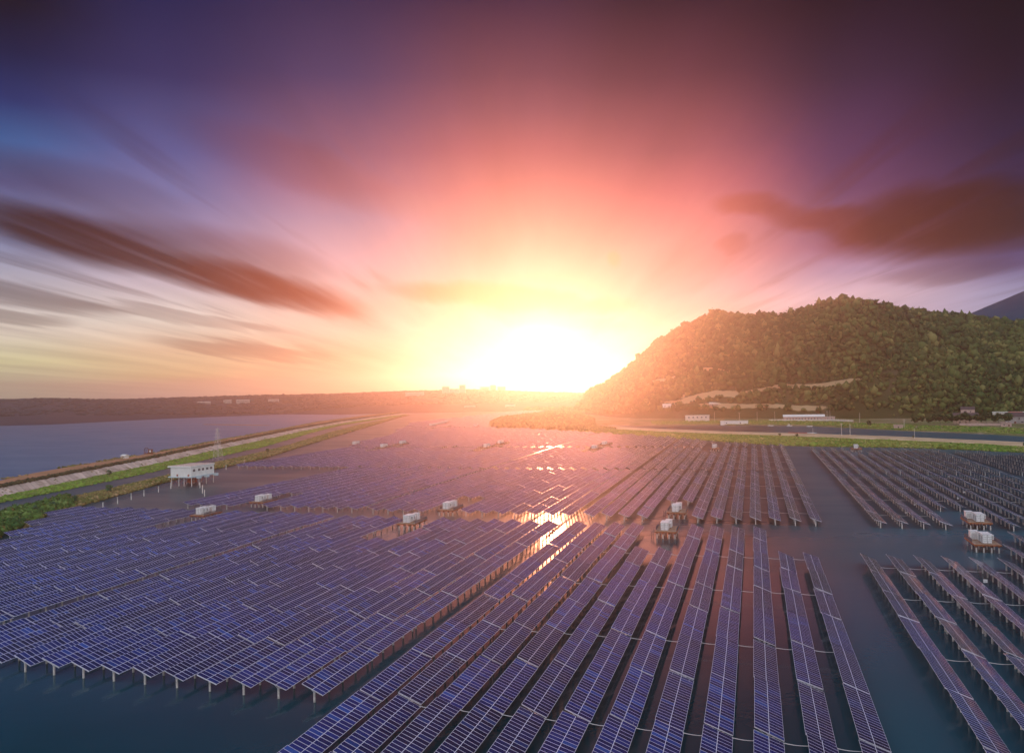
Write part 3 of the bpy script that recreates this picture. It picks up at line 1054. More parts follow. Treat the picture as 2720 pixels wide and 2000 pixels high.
def land_z(a, r):
    """height of the right-hand land at azimuth a (deg), distance r"""
    a = np.asarray(a, float)
    r = np.asarray(r, float)
    sh, ge, re, pn = np.interp(a, *SH), np.interp(a, *GE), np.interp(a, *RE), np.interp(a, *PN)
    ft = np.interp(a, *FT)
    rr, H = np.interp(a, RG[:, 0], RG[:, 1]), np.interp(a, RG[:, 0], RG[:, 2])
    pond = np.clip((a + 10.4) / 0.5, 0, 1)
    z = np.interp((r - sh), [-8, 0, 8, 30], [-1.2, -0.1, 0.9, 1.4])
    inr = np.clip((r - ge) / 6, 0, 1)
    z = z + (2.8 - z) * inr
    dip = np.clip((r - re - 12) / 4, 0, 1) * np.clip((pn - r) / 5, 0, 1) * pond
    z = z * (1 - dip) - 1.0 * dip
    past = np.clip((r - pn) / 60, 0, 1)
    z = np.where(r > pn, 0.5 + 2.5 * past, z)
    t = np.clip((r - ft) / np.maximum(rr - ft, 40), 0, 1)
    prof = t ** 0.85 * (1.25 - 0.25 * t)
    x, y = r * np.sin(np.radians(a)), r * np.cos(np.radians(a))
    n = fbm(x, y, 120, 31) * 0.10 * np.minimum(t * 4, 1) * (1 - 0.75 * t ** 3)
    z = np.where(r > ft, z + (H - z) * np.clip(prof + n * (1 - t ** 6), 0, 1.0), z)
    over = np.clip((r - rr) / 400, 0, 1)
    z = np.where(r > rr, H * (1 - 0.55 * over), z)
    rm = np.interp(a, *RMAX)
    z = np.where(a < -11.4, z - 4.5 * np.clip((r - rm + 12) / 12, 0, 1), z)
    return z


def tbare(a, t, x, y):
    """how bare the earth is on the low terraces of the hillside, 0..1"""
    n = fbm(x, y, 45, 77)
    n2 = fbm(x, y, 14, 78)

    def band(d, w):
        return np.clip(1.4 - np.abs(d) / w, 0, 1)
    win = lambda lo, hi: np.clip((a - lo) / 1.5, 0, 1) * np.clip((hi - a) / 1.5, 0, 1)
    b1 = band(t - (0.15 + 0.012 * a) + 0.02 * n, 0.022 + 0.012 * n) * win(-7, 8)
    b2 = band(t - 0.055 + 0.012 * n, 0.014 + 0.008 * n) * win(-5, 5.5)
    b3 = band(t - 0.30 + 0.03 * n, 0.012 + 0.010 * n) * win(-9, -1)
    b4 = np.clip((n - 0.38) * 5, 0, 1) * (t > 0.02) * np.clip((0.28 - t) * 10, 0, 1) * np.clip((3 - a) / 3, 0, 1)
    return np.clip(np.maximum(np.maximum(b1, b2), np.maximum(b3, b4)) + 0.3 * n2, 0, 1)


az_ = np.concatenate([np.arange(-18.4, -10, 0.10), np.arange(-10, 17, 0.14), np.arange(17, 50, 0.8)])


def polar_sheet(name, azs, rfun, nr, mat_, zf, rlin=None, bare=None):
    A = np.repeat(azs[:, None], nr, 1)
    Rr = np.array([rfun(a) for a in azs])
    X, Y = Rr * np.sin(np.radians(A)), Rr * np.cos(np.radians(A))
    Z = zf(A, Rr)
    n, m_ = A.shape
    verts = np.stack([X, Y, Z], 2).reshape(-1, 3)
    i, j = np.meshgrid(np.arange(n - 1), np.arange(m_ - 1), indexing='ij')
    q = np.stack([i * m_ + j, (i + 1) * m_ + j, (i + 1) * m_ + j + 1, i * m_ + j + 1], 2).reshape(-1, 4)
    me = bpy.data.meshes.new(name)
    me.from_pydata([tuple(v) for v in verts], [], [tuple(int(k) for k in f) for f in q[:, ::-1]])
    mats = mat_ if isinstance(mat_, list) else [mat_]
    for mm in mats:
        me.materials.append(mm)
    if bare is not None:
        at = me.attributes.new('bare', 'FLOAT', 'POINT')
        at.data.foreach_set('value', bare(A.reshape(-1), Rr.reshape(-1)).astype(np.float32))
    me.polygons.foreach_set('use_smooth', [True] * len(q))
    me.update()
    return tag(link(name, me), kind='structure')


def blend(*cols):
    return lambda a: np.concatenate([np.linspace(float(f(a)), float(g(a)), n, endpoint=(k == len(cols) - 1)) for k, (f, g, n) in enumerate(cols)])


I = lambda tab: (lambda a: np.interp(a, *tab))
sh_, ge_, re_, pn_, ft_ = I(SH), I(GE), I(RE), I(PN), I(FT)
rg_ = lambda a: np.interp(a, RG[:, 0], RG[:, 1])
polar_sheet('right_bank', az_, blend((lambda a: sh_(a) - 10, ge_, 26)), 26, G_GRASS, land_z)
polar_sheet('sandy_road', az_, blend((lambda a: ge_(a) + 0.0, lambda a: re_(a) + 14, 18)), 18, G_SAND, lambda a, r: land_z(a, r) + 0.004)
polar_sheet('pond_far_bank', az_, blend((lambda a: np.interp(a, [-10.8, -9.8], [re_(a) + 6, pn_(a) - 7]), lambda a: np.maximum(ft_(a), pn_(a) + 30) if a > -11.9 else min(ft_(a), np.interp(a, *RMAX) + 6), 60)), 60, G_FIELD, land_z)


def bare_f(a, r):
    f, g = ft_(a), rg_(a)
    t = (r - f) / np.maximum(g - f, 40)
    return tbare(a, t, r * np.sin(np.radians(a)), r * np.cos(np.radians(a)))


polar_sheet('hillside', az_[az_ > -12.5], blend((lambda a: np.maximum(ft_(a), pn_(a) + 30), lambda a: rg_(a) + 20, 180), (lambda a: rg_(a) + 20, lambda a: rg_(a) + 600, 10)), 190, G_HILL, land_z, bare=bare_f)

MT = np.array([(8, 1600, 60), (10.5, 1600, 130), (11.5, 1600, 152), (12.8, 1600, 165), (14, 1600, 180), (15.2, 1600, 193), (16, 1600, 202), (20, 1600, 205), (30, 1600, 180), (48, 1500, 120)])


def mt_z(a, r):
    H = np.interp(a, MT[:, 0], MT[:, 2])
    x, y = r * np.sin(np.radians(a)), r * np.cos(np.radians(a))
    t = np.clip((r - 1430) / 170, 0, 1)
    n = fbm(x, y, 70, 91)
    return np.where(r < 1600, 20 + (H - 20) * np.clip(t ** 0.8 + 0.08 * n * np.sin(np.pi * t), 0, 1), H - (r - 1600) * 0.2) + n * 1.5


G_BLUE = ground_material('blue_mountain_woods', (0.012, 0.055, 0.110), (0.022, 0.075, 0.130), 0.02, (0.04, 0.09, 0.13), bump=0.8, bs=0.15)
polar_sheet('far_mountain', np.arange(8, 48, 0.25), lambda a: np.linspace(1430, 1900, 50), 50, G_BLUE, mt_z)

# forest on the hillside and on the wooded point
r_ = np.random.default_rng(41)
N = 34000
a = r_.uniform(-17.3, 24, N)
f, g = ft_(a), rg_(a)
tt = r_.uniform(0.0, 1.04, N) ** 0.9
rr = f + (g - f) * tt
x, y = rr * np.sin(np.radians(a)), rr * np.cos(np.radians(a))
wgt = rr * (g - f)
ok = (r_.uniform(0, 1, N) < wgt / wgt.max() * 3.0) & (tbare(a, tt, x, y) < 0.45) & ((tt > 0.03) | (a > 8))
dens = fbm(x, y, 60, 51)
ok &= r_.uniform(-0.9, 0.35, N) < dens + 0.15
a, rr, x, y, tt = a[ok], rr[ok], x[ok], y[ok], tt[ok]
z = land_z(a, rr)
rad = np.clip(r_.lognormal(1.08, 0.35, len(x)), 1.4, 6.5) * (1 + 0.25 * fbm(x, y, 90, 57))
o = link('hillside_forest', blob_mesh('hillside_forest', np.column_stack([x, y, z + rad * 0.7]), rad, r_.uniform(0.65, 1.35, len(x)), LEAF_HILL, ICO1, 0.30, 9, leaves=11, leaf=0.30))
tag(o, 'dark green forest covering the mountain slope', 'forest', kind='stuff')
N = 9000
a = r_.uniform(-18.3, -9.5, N)
lo, hi = sh_(a), ge_(a)
hi2 = np.where(a < -11, re_(a) + 500, hi)
rr = lo + 6 + (np.minimum(hi2, np.interp(a, [-18.3, -17.4, -15.8, -14.2, -12.6, -10.5, -9.5], [1225, 1350, 1485, 1600, 1650, 1180, 1060])) - lo) * r_.uniform(0, 1, N)
x, y = rr * np.sin(np.radians(a)), rr * np.cos(np.radians(a))
z = np.maximum(land_z(a, rr), 0.3)
rad = r_.uniform(2.2, 4.2, N)
edge = np.clip((-9.5 - a) / 3.0, 0.25, 1)
rad *= edge
o = link('point_woods', blob_mesh('point_woods', np.column_stack([x, y, z + rad * 1.0]), rad, 0.95, LEAF_POINT, ICO1, 0.22, 10, leaves=4, leaf=0.35))
tag(o, 'low woods covering the point of land below the sun', 'woods', kind='stuff')
# rough grass on the right bank
N = 22000
a = r_.uniform(-12.5, 19, N)
u = r_.uniform(0, 1, N)
rr = sh_(a) + 1 + (ge_(a) - sh_(a) - 2) * u
x, y = rr * np.sin(np.radians(a)), rr * np.cos(np.radians(a))
z = land_z(a, rr)
rad = r_.uniform(0.6, 1.8, N) * (1 + 0.7 * (fbm(x, y, 20, 61) > 0.3)) * np.interp(u, [0, 0.6, 1], [1.1, 0.9, 0.35])
o = link('bank_grass', blob_mesh('bank_grass', np.column_stack([x, y, z + rad * 0.25]), rad, 0.6, LEAF_BANK, ICO1, 0.3, 11, leaves=3, leaf=0.45))
tag(o, 'rough green grass and weeds along the right bank', 'grass', kind='stuff')
N = 6000
a = r_.uniform(-7, 19, N)
rr = pn_(a) + 3 + r_.uniform(0, 1, N) ** 1.5 * 70
x, y = rr * np.sin(np.radians(a)), rr * np.cos(np.radians(a))
rad = r_.uniform(0.6, 1.5, N)
o = link('pond_scrub', blob_mesh('pond_scrub', np.column_stack([x, y, land_z(a, rr) + rad * 0.2]), rad, 0.6, LEAF_BANK, ICO1, 0.3, 12, leaves=3, leaf=0.45))
tag(o, 'green scrub on the far bank of the pond', 'scrub', kind='stuff')

# low hills beyond the lake and the far middle shore
faz = np.concatenate([np.arange(-85, -52, 1.5), np.arange(-52, -9, 0.2)])


def far_z(a, r):
    sh = np.interp(a, [-85, -50, -47, -40, -33, -29, -13, -9], [2100, 2082, 2020, 2205, 2280, 2080, 1985, 1985])
    top = np.interp(a, [-85, -47, -43, -36, -29, -24, -20, -16, -12, -9], [56, 55, 46, 50, 49, 53, 54, 42, 30, 26])
    t = np.clip((r - sh) / 900, 0, 1)
    x, y = r * np.sin(np.radians(a)), r * np.cos(np.radians(a))
    n = fbm(x, y, 300, 71)
    return -1.0 + (np.clip((r - sh) / 20, 0, 1)) * 2.5 + (top - 1.5) * np.clip(t * 1.1 + n * 0.12 * np.sin(np.pi * t), 0, 1) + n * 1.2 * t


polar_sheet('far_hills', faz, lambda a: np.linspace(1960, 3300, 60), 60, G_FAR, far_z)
N = 7000
a = r_.uniform(-53, -10, N)
rr = 2300 + 1000 * r_.uniform(0, 1, N) ** 1.2
x, y = rr * np.sin(np.radians(a)), rr * np.cos(np.radians(a))
ok = fbm(x, y, 90, 81) > -0.1
a, rr, x, y = a[ok], rr[ok], x[ok], y[ok]
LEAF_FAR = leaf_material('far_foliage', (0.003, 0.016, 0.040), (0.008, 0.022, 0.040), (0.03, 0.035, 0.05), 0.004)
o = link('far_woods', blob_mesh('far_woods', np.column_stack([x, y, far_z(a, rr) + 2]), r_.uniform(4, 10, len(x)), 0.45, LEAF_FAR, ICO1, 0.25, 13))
tag(o, 'dark band of woods on the low hills across the lake', 'woods', kind='stuff')

# ------------------------------------------------------------------ equipment platforms
DECK = mat('rusty_deck', (0.30, 0.15, 0.08), 0.9, var=0.0, vscale=0.8, col2=(0.42, 0.34, 0.26), bump=0.3, bscale=6)
RUSTRIM = mat('rusty_edge_beam', (0.34, 0.11, 0.04), 0.9, var=0.5, vscale=1.2)
RAIL = mat('grey_rail_mesh', (0.10, 0.10, 0.13), 0.7)
BOXW = mat('white_container_paint', (0.80, 0.80, 0.78), 0.45, var=0.22, vscale=1.6)
BOXG = mat('container_seams', (0.38, 0.38, 0.37), 0.6)
DARK = mat('dark_opening', (0.03, 0.03, 0.035), 0.6)
WOOD = mat('weathered_timber', (0.20, 0.15, 0.11), 0.9, var=0.4)
PW, PD, PZ = 7.6, 12.5, 2.6


def make_platform(label):
    t = thing('equipment_platform', label, 'platform', group='equipment platforms between the solar tables')
    b = MB()
    b.box(-PW / 2, PW / 2, 0, PD, PZ - 0.16, PZ)
    for k in range(9):
        y = 0.35 + k * 1.45
        b.box(-PW / 2 + 0.2, PW / 2 - 0.2, y, y + 0.12, PZ, PZ + 0.05)
    b.build('deck', DECK, t)
    b = MB()
    for y in (-0.12, PD):
        b.box(-PW / 2 - 0.1, PW / 2 + 0.1, y, y + 0.12, PZ - 0.42, PZ + 0.02)
    for x in (-PW / 2 - 0.12, PW / 2):
        b.box(x, x + 0.12, 0, PD, PZ - 0.42, PZ + 0.02)
    for y in (3.0, 6.2, 9.4):
        b.box(-PW / 2, PW / 2, y - 0.12, y + 0.12, PZ - 0.5, PZ - 0.16)
    b.build('edge_beam', RUSTRIM, t)
    for side, pts in (('l', ((-PW / 2, 3.2), (-PW / 2, PD))), ('r', ((PW / 2, 0.1), (PW / 2, PD))), ('b', ((-PW / 2, PD), (PW / 2, PD)))):
        b = MB()
        (x0, y0), (x1, y1) = pts
        L = math.hypot(x1 - x0, y1 - y0)
        n = max(2, int(L / 0.22))
        for k in range(n + 1):
            x, y = x0 + (x1 - x0) * k / n, y0 + (y1 - y0) * k / n
            w = 0.07 if k % 7 == 0 else 0.045
            b.box(x - w / 2, x + w / 2, y - w / 2, y + w / 2, PZ, PZ + 1.2)
        for z in (0.12, 1.2):
            b.bar((x0, y0, PZ + z), (x1, y1, PZ + z), 0.07)
        b.build('railing', RAIL, t)
    pm = None
    for y in (0.6, 6.2, 11.6):
        for x in (-3.2, -1.1, 1.1, 3.2):
            if pm is None:
                b = MB()
                b.tube((0, 0, -0.8), (0, 0, PZ - 0.45), 0.23, 0.23, 10)
                pm = b.mesh('pile', CONC)
                b = MB()
                b.tube((0, 0, PZ - 1.0), (0, 0, PZ - 0.44), 0.26, 0.26, 10)
                cm = b.mesh('pile_cap', RUST)
            p = link('pile', pm, t, (x, y, 0))
            link('pile_cap', cm, p)
    b = MB()
    b.box(-PW / 2 - 1.7, -PW / 2 - 0.12, 2.3, 3.1, PZ - 0.55, PZ - 0.47)
    for x in (-PW / 2 - 1.7, -PW / 2 - 0.9):
        b.tube((x, 2.32, -0.3), (x, 2.32, PZ + 0.5), 0.04, n=5)
        b.tube((x, 3.08, -0.3), (x, 3.08, PZ + 0.5), 0.04, n=5)
    for k in range(7):
        b.bar((-PW / 2 - 1.7, 2.32, 0.1 + 0.33 * k), (-PW / 2 - 0.9, 2.32, 0.1 + 0.33 * k), 0.04)
    b.build('landing_ladder', RAIL, t)
    return t


def make_container(label, w=2.7, d=5.4, h=2.85, rear=True):
    t = thing('inverter_container', label, 'container', group='white containers on the platforms')
    b = MB()
    b.box(-w / 2, w / 2, 0, d, 0.18, h)
    b.build('body', BOXW, t)
    b = MB()
    b.box(-w / 2 - 0.1, w / 2 + 0.1, -0.1, d + 0.1, h, h + 0.12)
    b.build('roof', BOXW, t)
    b = MB()
    for k in range(1, 4):
        z = 0.2 + (h - 0.3) * k / 4
        b.box(-w / 2 + 0.06, w / 2 - 0.06, -0.035, -0.005, z - 0.055, z + 0.055)
    b.box(-0.07, 0.07, -0.045, -0.005, 0.2, h - 0.05)
    for x in (-w / 2, w / 2 - 0.09):
        b.box(x, x + 0.09, -0.04, -0.004, 0.18, h - 0.01)
    b.build('front_door', BOXG, t)
    b = MB()
    for k in range(9):
        y = 0.4 + k * (d - 0.8) / 8
        for s in (-1, 1):
            b.box(s * (w / 2 + 0.004), s * (w / 2 + 0.045), y - 0.05, y + 0.05, 0.25, h - 0.05) if s > 0 else b.box(-w / 2 - 0.045, -w / 2 - 0.004, y - 0.05, y + 0.05, 0.25, h - 0.05)
    b.build('side_rib', BOXW, t)
    for y in (0.5, 3.0):
        b = MB()
        b.box(-w / 2 - 0.08, -w / 2 - 0.05, y, y + 1.1, 0.5, 2.3)
        b.build('side_vent', BOXG, t)
    for y in (1.7, 3.7):
        b = MB()
        b.box(w / 2 + 0.05, w / 2 + 0.95, y, y + 1.0, 1.1, 2.5)
        a = b.build('air_conditioner', BOXW, t)
        b = MB()
        b.box(w / 2 + 0.15, w / 2 + 0.85, y - 0.03, y - 0.006, 1.3, 2.3)
        b.build('vent', BOXG, a)
    b = MB()
    for y in (0.3, d - 0.5):
        for x in (-w / 2 + 0.2, w / 2 - 0.5):
            b.box(x, x + 0.3, y, y + 0.3, 0, 0.18)
    b.build('foot', DARK, t)
    return t


def make_cabinet(label):
    t = thing('transformer_cabinet', label, 'cabinet', group='transformer cabinets on the platforms')
    b = MB()
    b.box(-1.1, 1.1, 0, 2.6, 0.15, 2.7)
    b.build('body', BOXW, t)
    b = MB()
    b.box(-1.25, 1.25, -0.15, 2.75, 2.7, 2.82)
    b.build('roof', BOXW, t)
    b = MB()
    for k in range(6):
        b.box(-0.8, 0.8, -0.04, -0.005, 0.5 + 0.3 * k, 0.62 + 0.3 * k)
    b.build('louvre', BOXG, t)
    return t


PLATFORMS = [
    (-236.5, 297.0, 'rusty platform beside the left bank water, nearer of the left pair', 'left'),
    (-234.5, 338.0, 'rusty platform behind the left pair of rows, farther of the left pair', 'left'),
    (-133.6, 291.5, 'rusty railed platform left of centre, nearer of the middle pair', 'mid'),
    (-131.2, 328.0, 'rusty railed platform left of centre, farther of the middle pair', 'mid'),
    (-31.6, 291.5, 'rusty railed platform right of centre on short piles, nearer of its pair', 'cen'),
    (-31.8, 335.5, 'rusty railed platform right of centre behind another, farther of its pair', 'cen'),
    (69.8, 285.5, 'rusty railed platform by the right edge, nearer of the right pair', 'right'),
    (78.2, 328.5, 'rusty railed platform by the right edge, farther of the right pair', 'right'),
    (-32.0, 680.0, 'small distant platform beside the right bank, left of the channel', 'far'),
    (76.5, 676.0, 'small distant platform against the green right bank, right of the channel', 'far'),
    (-236.0, 690.0, 'distant hazy platform below the sun, nearer of two', 'far'),
    (-238.0, 738.0, 'distant hazy platform below the sun, farther of two', 'far'),
    (-132.0, 672.0, 'distant platform in the glare right of the sun, nearer of two', 'far'),
    (-132.0, 720.0, 'distant platform in the glare right of the sun, farther of two', 'far'),
    (-390.0, 728.0, 'distant platform by the left bank, leftmost in the far field', 'far'),
    (-340.0, 690.0, 'distant platform left of the sun, nearer of two', 'far'),
    (-341.0, 735.0, 'distant platform left of the sun, farther of two', 'far'),
    (-384.0, 1078.0, 'lone far platform left of the wooded point', 'far'),
    (-470.0, 1120.0, 'far platform in the file of five, nearest', 'far'), (-474.0, 1146.0, 'far platform in the file of five, second', 'far'),
    (-478.0, 1172.0, 'far platform in the file of five, middle', 'far'), (-482.0, 1198.0, 'far platform in the file of five, fourth', 'far'), (-486.0, 1224.0, 'far platform in the file of five, farthest', 'far'),
]
pp = cc = kk = None
for n, (x, y, lab, tp) in enumerate(PLATFORMS):
    rest_l = lab.split('platform', 1)[1].lstrip(' ,')
    cl = 'white container on the platform ' + rest_l
    kl = 'white cabinet on the platform ' + rest_l
    if pp is None:
        pp = make_platform(lab)
        pp.location = (x, y, 0)
        cc = make_container(cl)
        kk = make_cabinet(kl)
        c_, k_ = cc, kk
    else:
        copy_tree(pp, (x, y, 0), label=lab)
        c_ = copy_tree(cc, (0, 0, 0), label=cl)
        k_ = copy_tree(kk, (0, 0, 0), label=kl)
    if tp == 'right':
        c_.location = (x + 0.2, y + 1.6, PZ + 0.05)
        k_.location = (x - 1.9, y + 8.3, PZ + 0.05)
    else:
        c_.location = (x - 0.6, y + 1.7, PZ + 0.05)
        k_.location = (x + 0.3, y + 8.6, PZ + 0.05)

# ------------------------------------------------------------------ conduits crossing the water between rows
def conduit(x0, x1, y, z, label):
    b = MB()
    n = 5
    pts = []
    for k in range(n + 1):
        t = k / n
        pts.append((x0 + (x1 - x0) * t, y + 0.06 * math.sin(9 * y + t * 3), z - 0.16 * 4 * t * (1 - t)))
    b.path(pts, 0.055, 5)
    o = b.build('conduit', CONDUIT)
    tag(o, label, 'conduit', 'pale conduits between the rows')


def conduits(xs, ys, which, ks, skip=lambda k, n: False):
    for n, y in enumerate(ys):
        for k in ks:
            if skip(k, n) or k + 1 >= len(xs):
                continue
            xa, xb = xs[k] + 2 * HW - 0.15, xs[k + 1] + 0.9
            a_, b_, c_ = to_px((xa + xb) / 2, y, 1.9)
            if not (-50 < a_ < 2770 and b_ < 2020):
                continue
            conduit(xa, xb, y, 1.85, 'pale conduit, %s crossing from near end, after the %s row of the %s' % (ORD[n], ORD[k], which))


conduits(CX, [125.3, 169.8, 214.4, 256.5], 'central near block', range(1, 11))
conduits(DX, [125.3, 169.8, 214.4, 249.5], 'near block right', range(0, 9))
conduits(UC, [347.2, 391.6, 436.6, 481.4, 526.5, 571, 616.5, 662], 'second central block', range(3, 12), lambda k, n: n == 0 and k in (3, 4, 5))
conduits(UD, [347.2, 391.6, 436.6, 481.4, 526.5, 571, 616.5, 662], 'second right block', range(0, 12), lambda k, n: n == 0 and k in (3, 4, 5))


def cable(pts, sag, r, label, m=None, grp=None, name='cable'):
    b = MB()
    P = []
    for i in range(len(pts) - 1):
        a_, b_ = Vector(pts[i]), Vector(pts[i + 1])
        n = 8
        for k in range(n + (i == len(pts) - 2)):
            t = k / n
            q = a_.lerp(b_, t)
            q.z -= 4 * sag * t * (1 - t)
            P.append(q)
    b.path(P, r, 5)
    tag(b.build(name, m or CABLE), label, 'cable', grp)


cable([(-45.0, 291, 1.2), (-35.4, 292.2, 1.5)], 0.5, 0.07, 'black cable from near central platform to the row on its left')
cable([(-27.8, 292.6, 1.5), (-21.5, 293, 1.3), (-14, 294, 1.2)], 0.4, 0.07, 'black cable from near central platform to the rows on its right')
cable([(-42.5, 329, 1.3), (-35.6, 336.5, 1.5)], 0.5, 0.07, 'black cable from farther central platform to the row on its left')
cable([(-28.0, 336.5, 1.5), (-22.5, 329, 1.2), (-8.0, 328.5, 1.1), (4, 328.5, 1.1)], 0.5, 0.07, 'black cable running right from the farther central platform past three rows')
cable([(64, 329, 1.3), (74.3, 331, 1.6)], 0.4, 0.07, 'black cable left of the farther right platform')
cable([(82, 329.5, 1.5), (88.5, 328, 1.2), (97, 328, 1.2)], 0.4, 0.07, 'black cable right of the farther right platform')
cable([(73.6, 286.5, 1.7), (82.5, 284.5, 0.9), (92, 284, 1.2)], 0.5, 0.09, 'thick black cable right of the nearer right platform')
cable([(73.6, 287.5, 2.2), (75.2, 288, 1.2), (73.6, 286, 0.6)], 0.1, 0.08, 'looped black cable end on the nearer right platform')
cable([(-128.0, 292, 1.4), (-121.5, 293, 1.2)], 0.5, 0.07, 'black cable right of the nearer middle platform')
cable([(-153, 308, 1.3), (-137.6, 293, 1.4)], 0.7, 0.07, 'black cable left of the nearer middle platform')
cable([(-76, 306.5, 1.4), (-66.2, 305.8, 1.3)], 0.35, 0.07, 'black cable across the aisle left of the central near block')

# small grey combiner boxes hung by the outer rows of the right block
for n, (x, y) in enumerate([(56.8, 236.0), (57.4, 352.0), (64.8, 376.0), (86.0, 398.0), (93.5, 420.0), (108.0, 452.0), (101.0, 486.0), (72, 436.0)]):
    b = MB()
    b.box(-0.45, 0.45, -0.15, 0.15, 0, 0.75)
    b.box(-0.5, 0.5, -0.2, 0.2, 0.75, 0.8)
    o = b.build('combiner_box', BOXW)
    o.location = (x, y, 1.85)
    tag(o, 'small white combiner box, %s outward from the channel, hung beside a right-hand row' % ORD[n], 'electrical box', 'combiner boxes in the right blocks')

# ------------------------------------------------------------------ stilt house on the left
WHITE = mat('white_wall', (0.82, 0.82, 0.76), 0.7, var=0.08, vscale=0.4)
WHITE2 = mat('pale_side_wall', (0.72, 0.66, 0.60), 0.7, var=0.1, vscale=0.4)
ROOFB = mat('pinkish_roof_sheet', (0.55, 0.38, 0.30), 0.7, var=0.25, vscale=0.6)
PALEB = mat('pale_blue_steel', (0.55, 0.68, 0.70), 0.6)
GLASS = mat('dark_window', (0.05, 0.035, 0.04), 0.15)
REDM = mat('red_steel', (0.40, 0.10, 0.06), 0.7)
hs = thing('stilt_house', 'long white house on tall stilts over the water beside the left bank', 'stilt house', (-338.5, 411.0, 0))
WX, WD_, F0, F1 = 7.6, 21.5, 6.0, 11.6
b = MB()
b.box(-WX, WX, 0, WD_, F0, F1)
b.build('wall', WHITE, hs)
b = MB()
b.hexa([(-WX - 1.9, -0.5, F1), (WX + 0.3, -0.4, F1), (WX + 0.3, WD_ + 0.5, F1), (-WX - 1.9, WD_ + 0.5, F1),
        (-WX - 1.9, -0.5, F1 + 0.75), (WX + 0.3, -0.4, F1 + 0.75), (WX + 0.3, WD_ + 0.5, F1 + 0.75), (-WX - 1.9, WD_ + 0.5, F1 + 0.75)])
rf = b.build('roof', WHITE, hs)
b = MB()
for k in range(9):
    x = -WX - 1.2 + k * 1.9
    b.box(x, x + 0.9, 0.6, WD_ - 0.4, F1 + 0.75, F1 + 0.80 + 0.02 * (k % 3))
b.build('roof_sheet', ROOFB, rf)
b = MB()
b.box(-WX - 1.7, WX + 0.25, -0.3, WD_ + 0.3, F0 - 0.7, F0 - 0.01)
b.build('floor_beam', PALEB, hs)
for k in range(5):
    y = 1.4 + (0, 4.8, 8.3, 12.4, 16.2)[k]
    b = MB()
    b.box(WX + 0.004, WX + 0.09, y, y + 2.1, F0 + 2.9, F0 + 4.3)
    w_ = b.build('window', GLASS, hs)
    b = MB()
    for q in (y - 0.06, y + 0.98, y + 2.04):
        b.box(WX + 0.09, WX + 0.13, q, q + 0.12, F0 + 2.9, F0 + 4.3)
    for z in (F0 + 2.84, F0 + 4.3):
        b.box(WX + 0.004, WX + 0.13, y - 0.06, y + 2.16, z, z + 0.08)
    b.build('window_frame', WHITE, w_)
for y in (4.0, 11.5, 20.3):
    b = MB()
    b.box(WX + 0.3, WX + 2.4, y, y + 2.4, F0 - 1.5, F0 + 0.1)
    b.build('service_box', PALEB, hs)
for x in (-2.6, 5.6):
    b = MB()
    b.tube((x, -0.45, F0 + 0.6), (x, -0.05, F0 + 0.6), 0.42, n=12)
    b.box(x - 0.5, x + 0.5, -0.25, -0.05, F0 + 0.9, F0 + 1.3)
    b.build('wall_lamp', REDM, hs)
b = MB()
b.tube((0, 0, -0.8), (0, 0, F0 - 0.7), 0.26, 0.26, 8)
sm = b.mesh('stilt', CONC)
for x in (-WX + 0.3, -1.9, 1.9, WX - 0.2):
    for y in (0.4, 7.2, 14.2, 21.0):
        link('stilt', sm, hs, (x, y, 0))
b = MB()
for y in (0.4, 7.2, 14.2):
    for x0, x1 in ((-WX + 0.3, -1.9), (1.9, WX - 0.2)):
        b.bar((x0, y + 0.3, 1.2), (x1, y + 0.3, 4.6), 0.12)
        b.bar((x0, y + 0.3, 4.6), (x1, y + 0.3, 1.2), 0.12)
for x in (-WX + 0.3, 1.9, WX - 0.2):
    for y in (0.4, 7.2, 14.2):
        b.bar((x, y, 1.2), (x, y + 6.8, 4.6), 0.12)
b.build('cross_brace', REDM, hs)
b = MB()
b.box(-WX + 0.2, -WX + 4.2, 15, 19, 0.4, 3.0)
o = b.build('storage_tank', REDM)
o.location = (-338.5, 411.0, 0)
tag(o, 'dull red tank under the stilt house by the bank', 'tank')

# posts and cable in the water along the left bank
PILEW = mat('white_post', (0.82, 0.78, 0.70), 0.8, var=0.15)
posts = [(-311, 321), (-319, 339), (-324, 354), (-328, 368), (-332, 384), (-336, 399)]
posts2 = [(-374, 488), (-378, 508), (-385, 540)]
posts3 = [(-320, 405), (-308, 392), (-301, 383), (-291, 372)]
n = 0
for grp, P_ in (('line of posts', posts), ('far line', posts2), ('near line', posts3)):
    for x, y in P_:
        b = MB()
        b.tube((0, 0, -0.5), (0, 0, 3.3), 0.24, 0.22, 8)
        b.tube((0, 0, 3.3), (0, 0, 3.45), 0.3, 0.3, 8)
        o = b.build('mooring_post', PILEW)
        o.location = (x, y, 0)
        w_ = {'line of posts': 'left of the stilt house', 'far line': 'behind the stilt house', 'near line': 'right of the stilt house'}[grp]
        tag(o, 'white post standing in water %s, %s in its line' % (w_, ORD[P_.index((x, y))]), 'post', 'white posts in the water')
for sg, hh in ((0, 3.2), (1, 2.4)):
    cable([(x + 0.3, y, hh) for x, y in posts] + [(-345, 409, 3.0 - sg)], 0.8, 0.06, ('upper' if sg == 0 else 'lower') + ' black cable slung between the white posts left of stilt house', grp='cables on the posts')
cable([(-329, 431, 4.0)] + [(x, y, 3.2) for x, y in posts2] + [(-370, 521, 2.0)], 0.9, 0.06, 'black cable slung between posts beyond the stilt house', grp='cables on the posts')

# lattice pylon on the bank
PYL = mat('pylon_steel', (0.66, 0.60, 0.56), 0.5, 0.3)
pyx, pyy, ph = -435.0, 574.0, 27.0
py_ = thing('lattice_pylon', 'tall slim lattice power pylon on the reedy bank behind the stilt house', 'pylon', (pyx, pyy, 0.8))


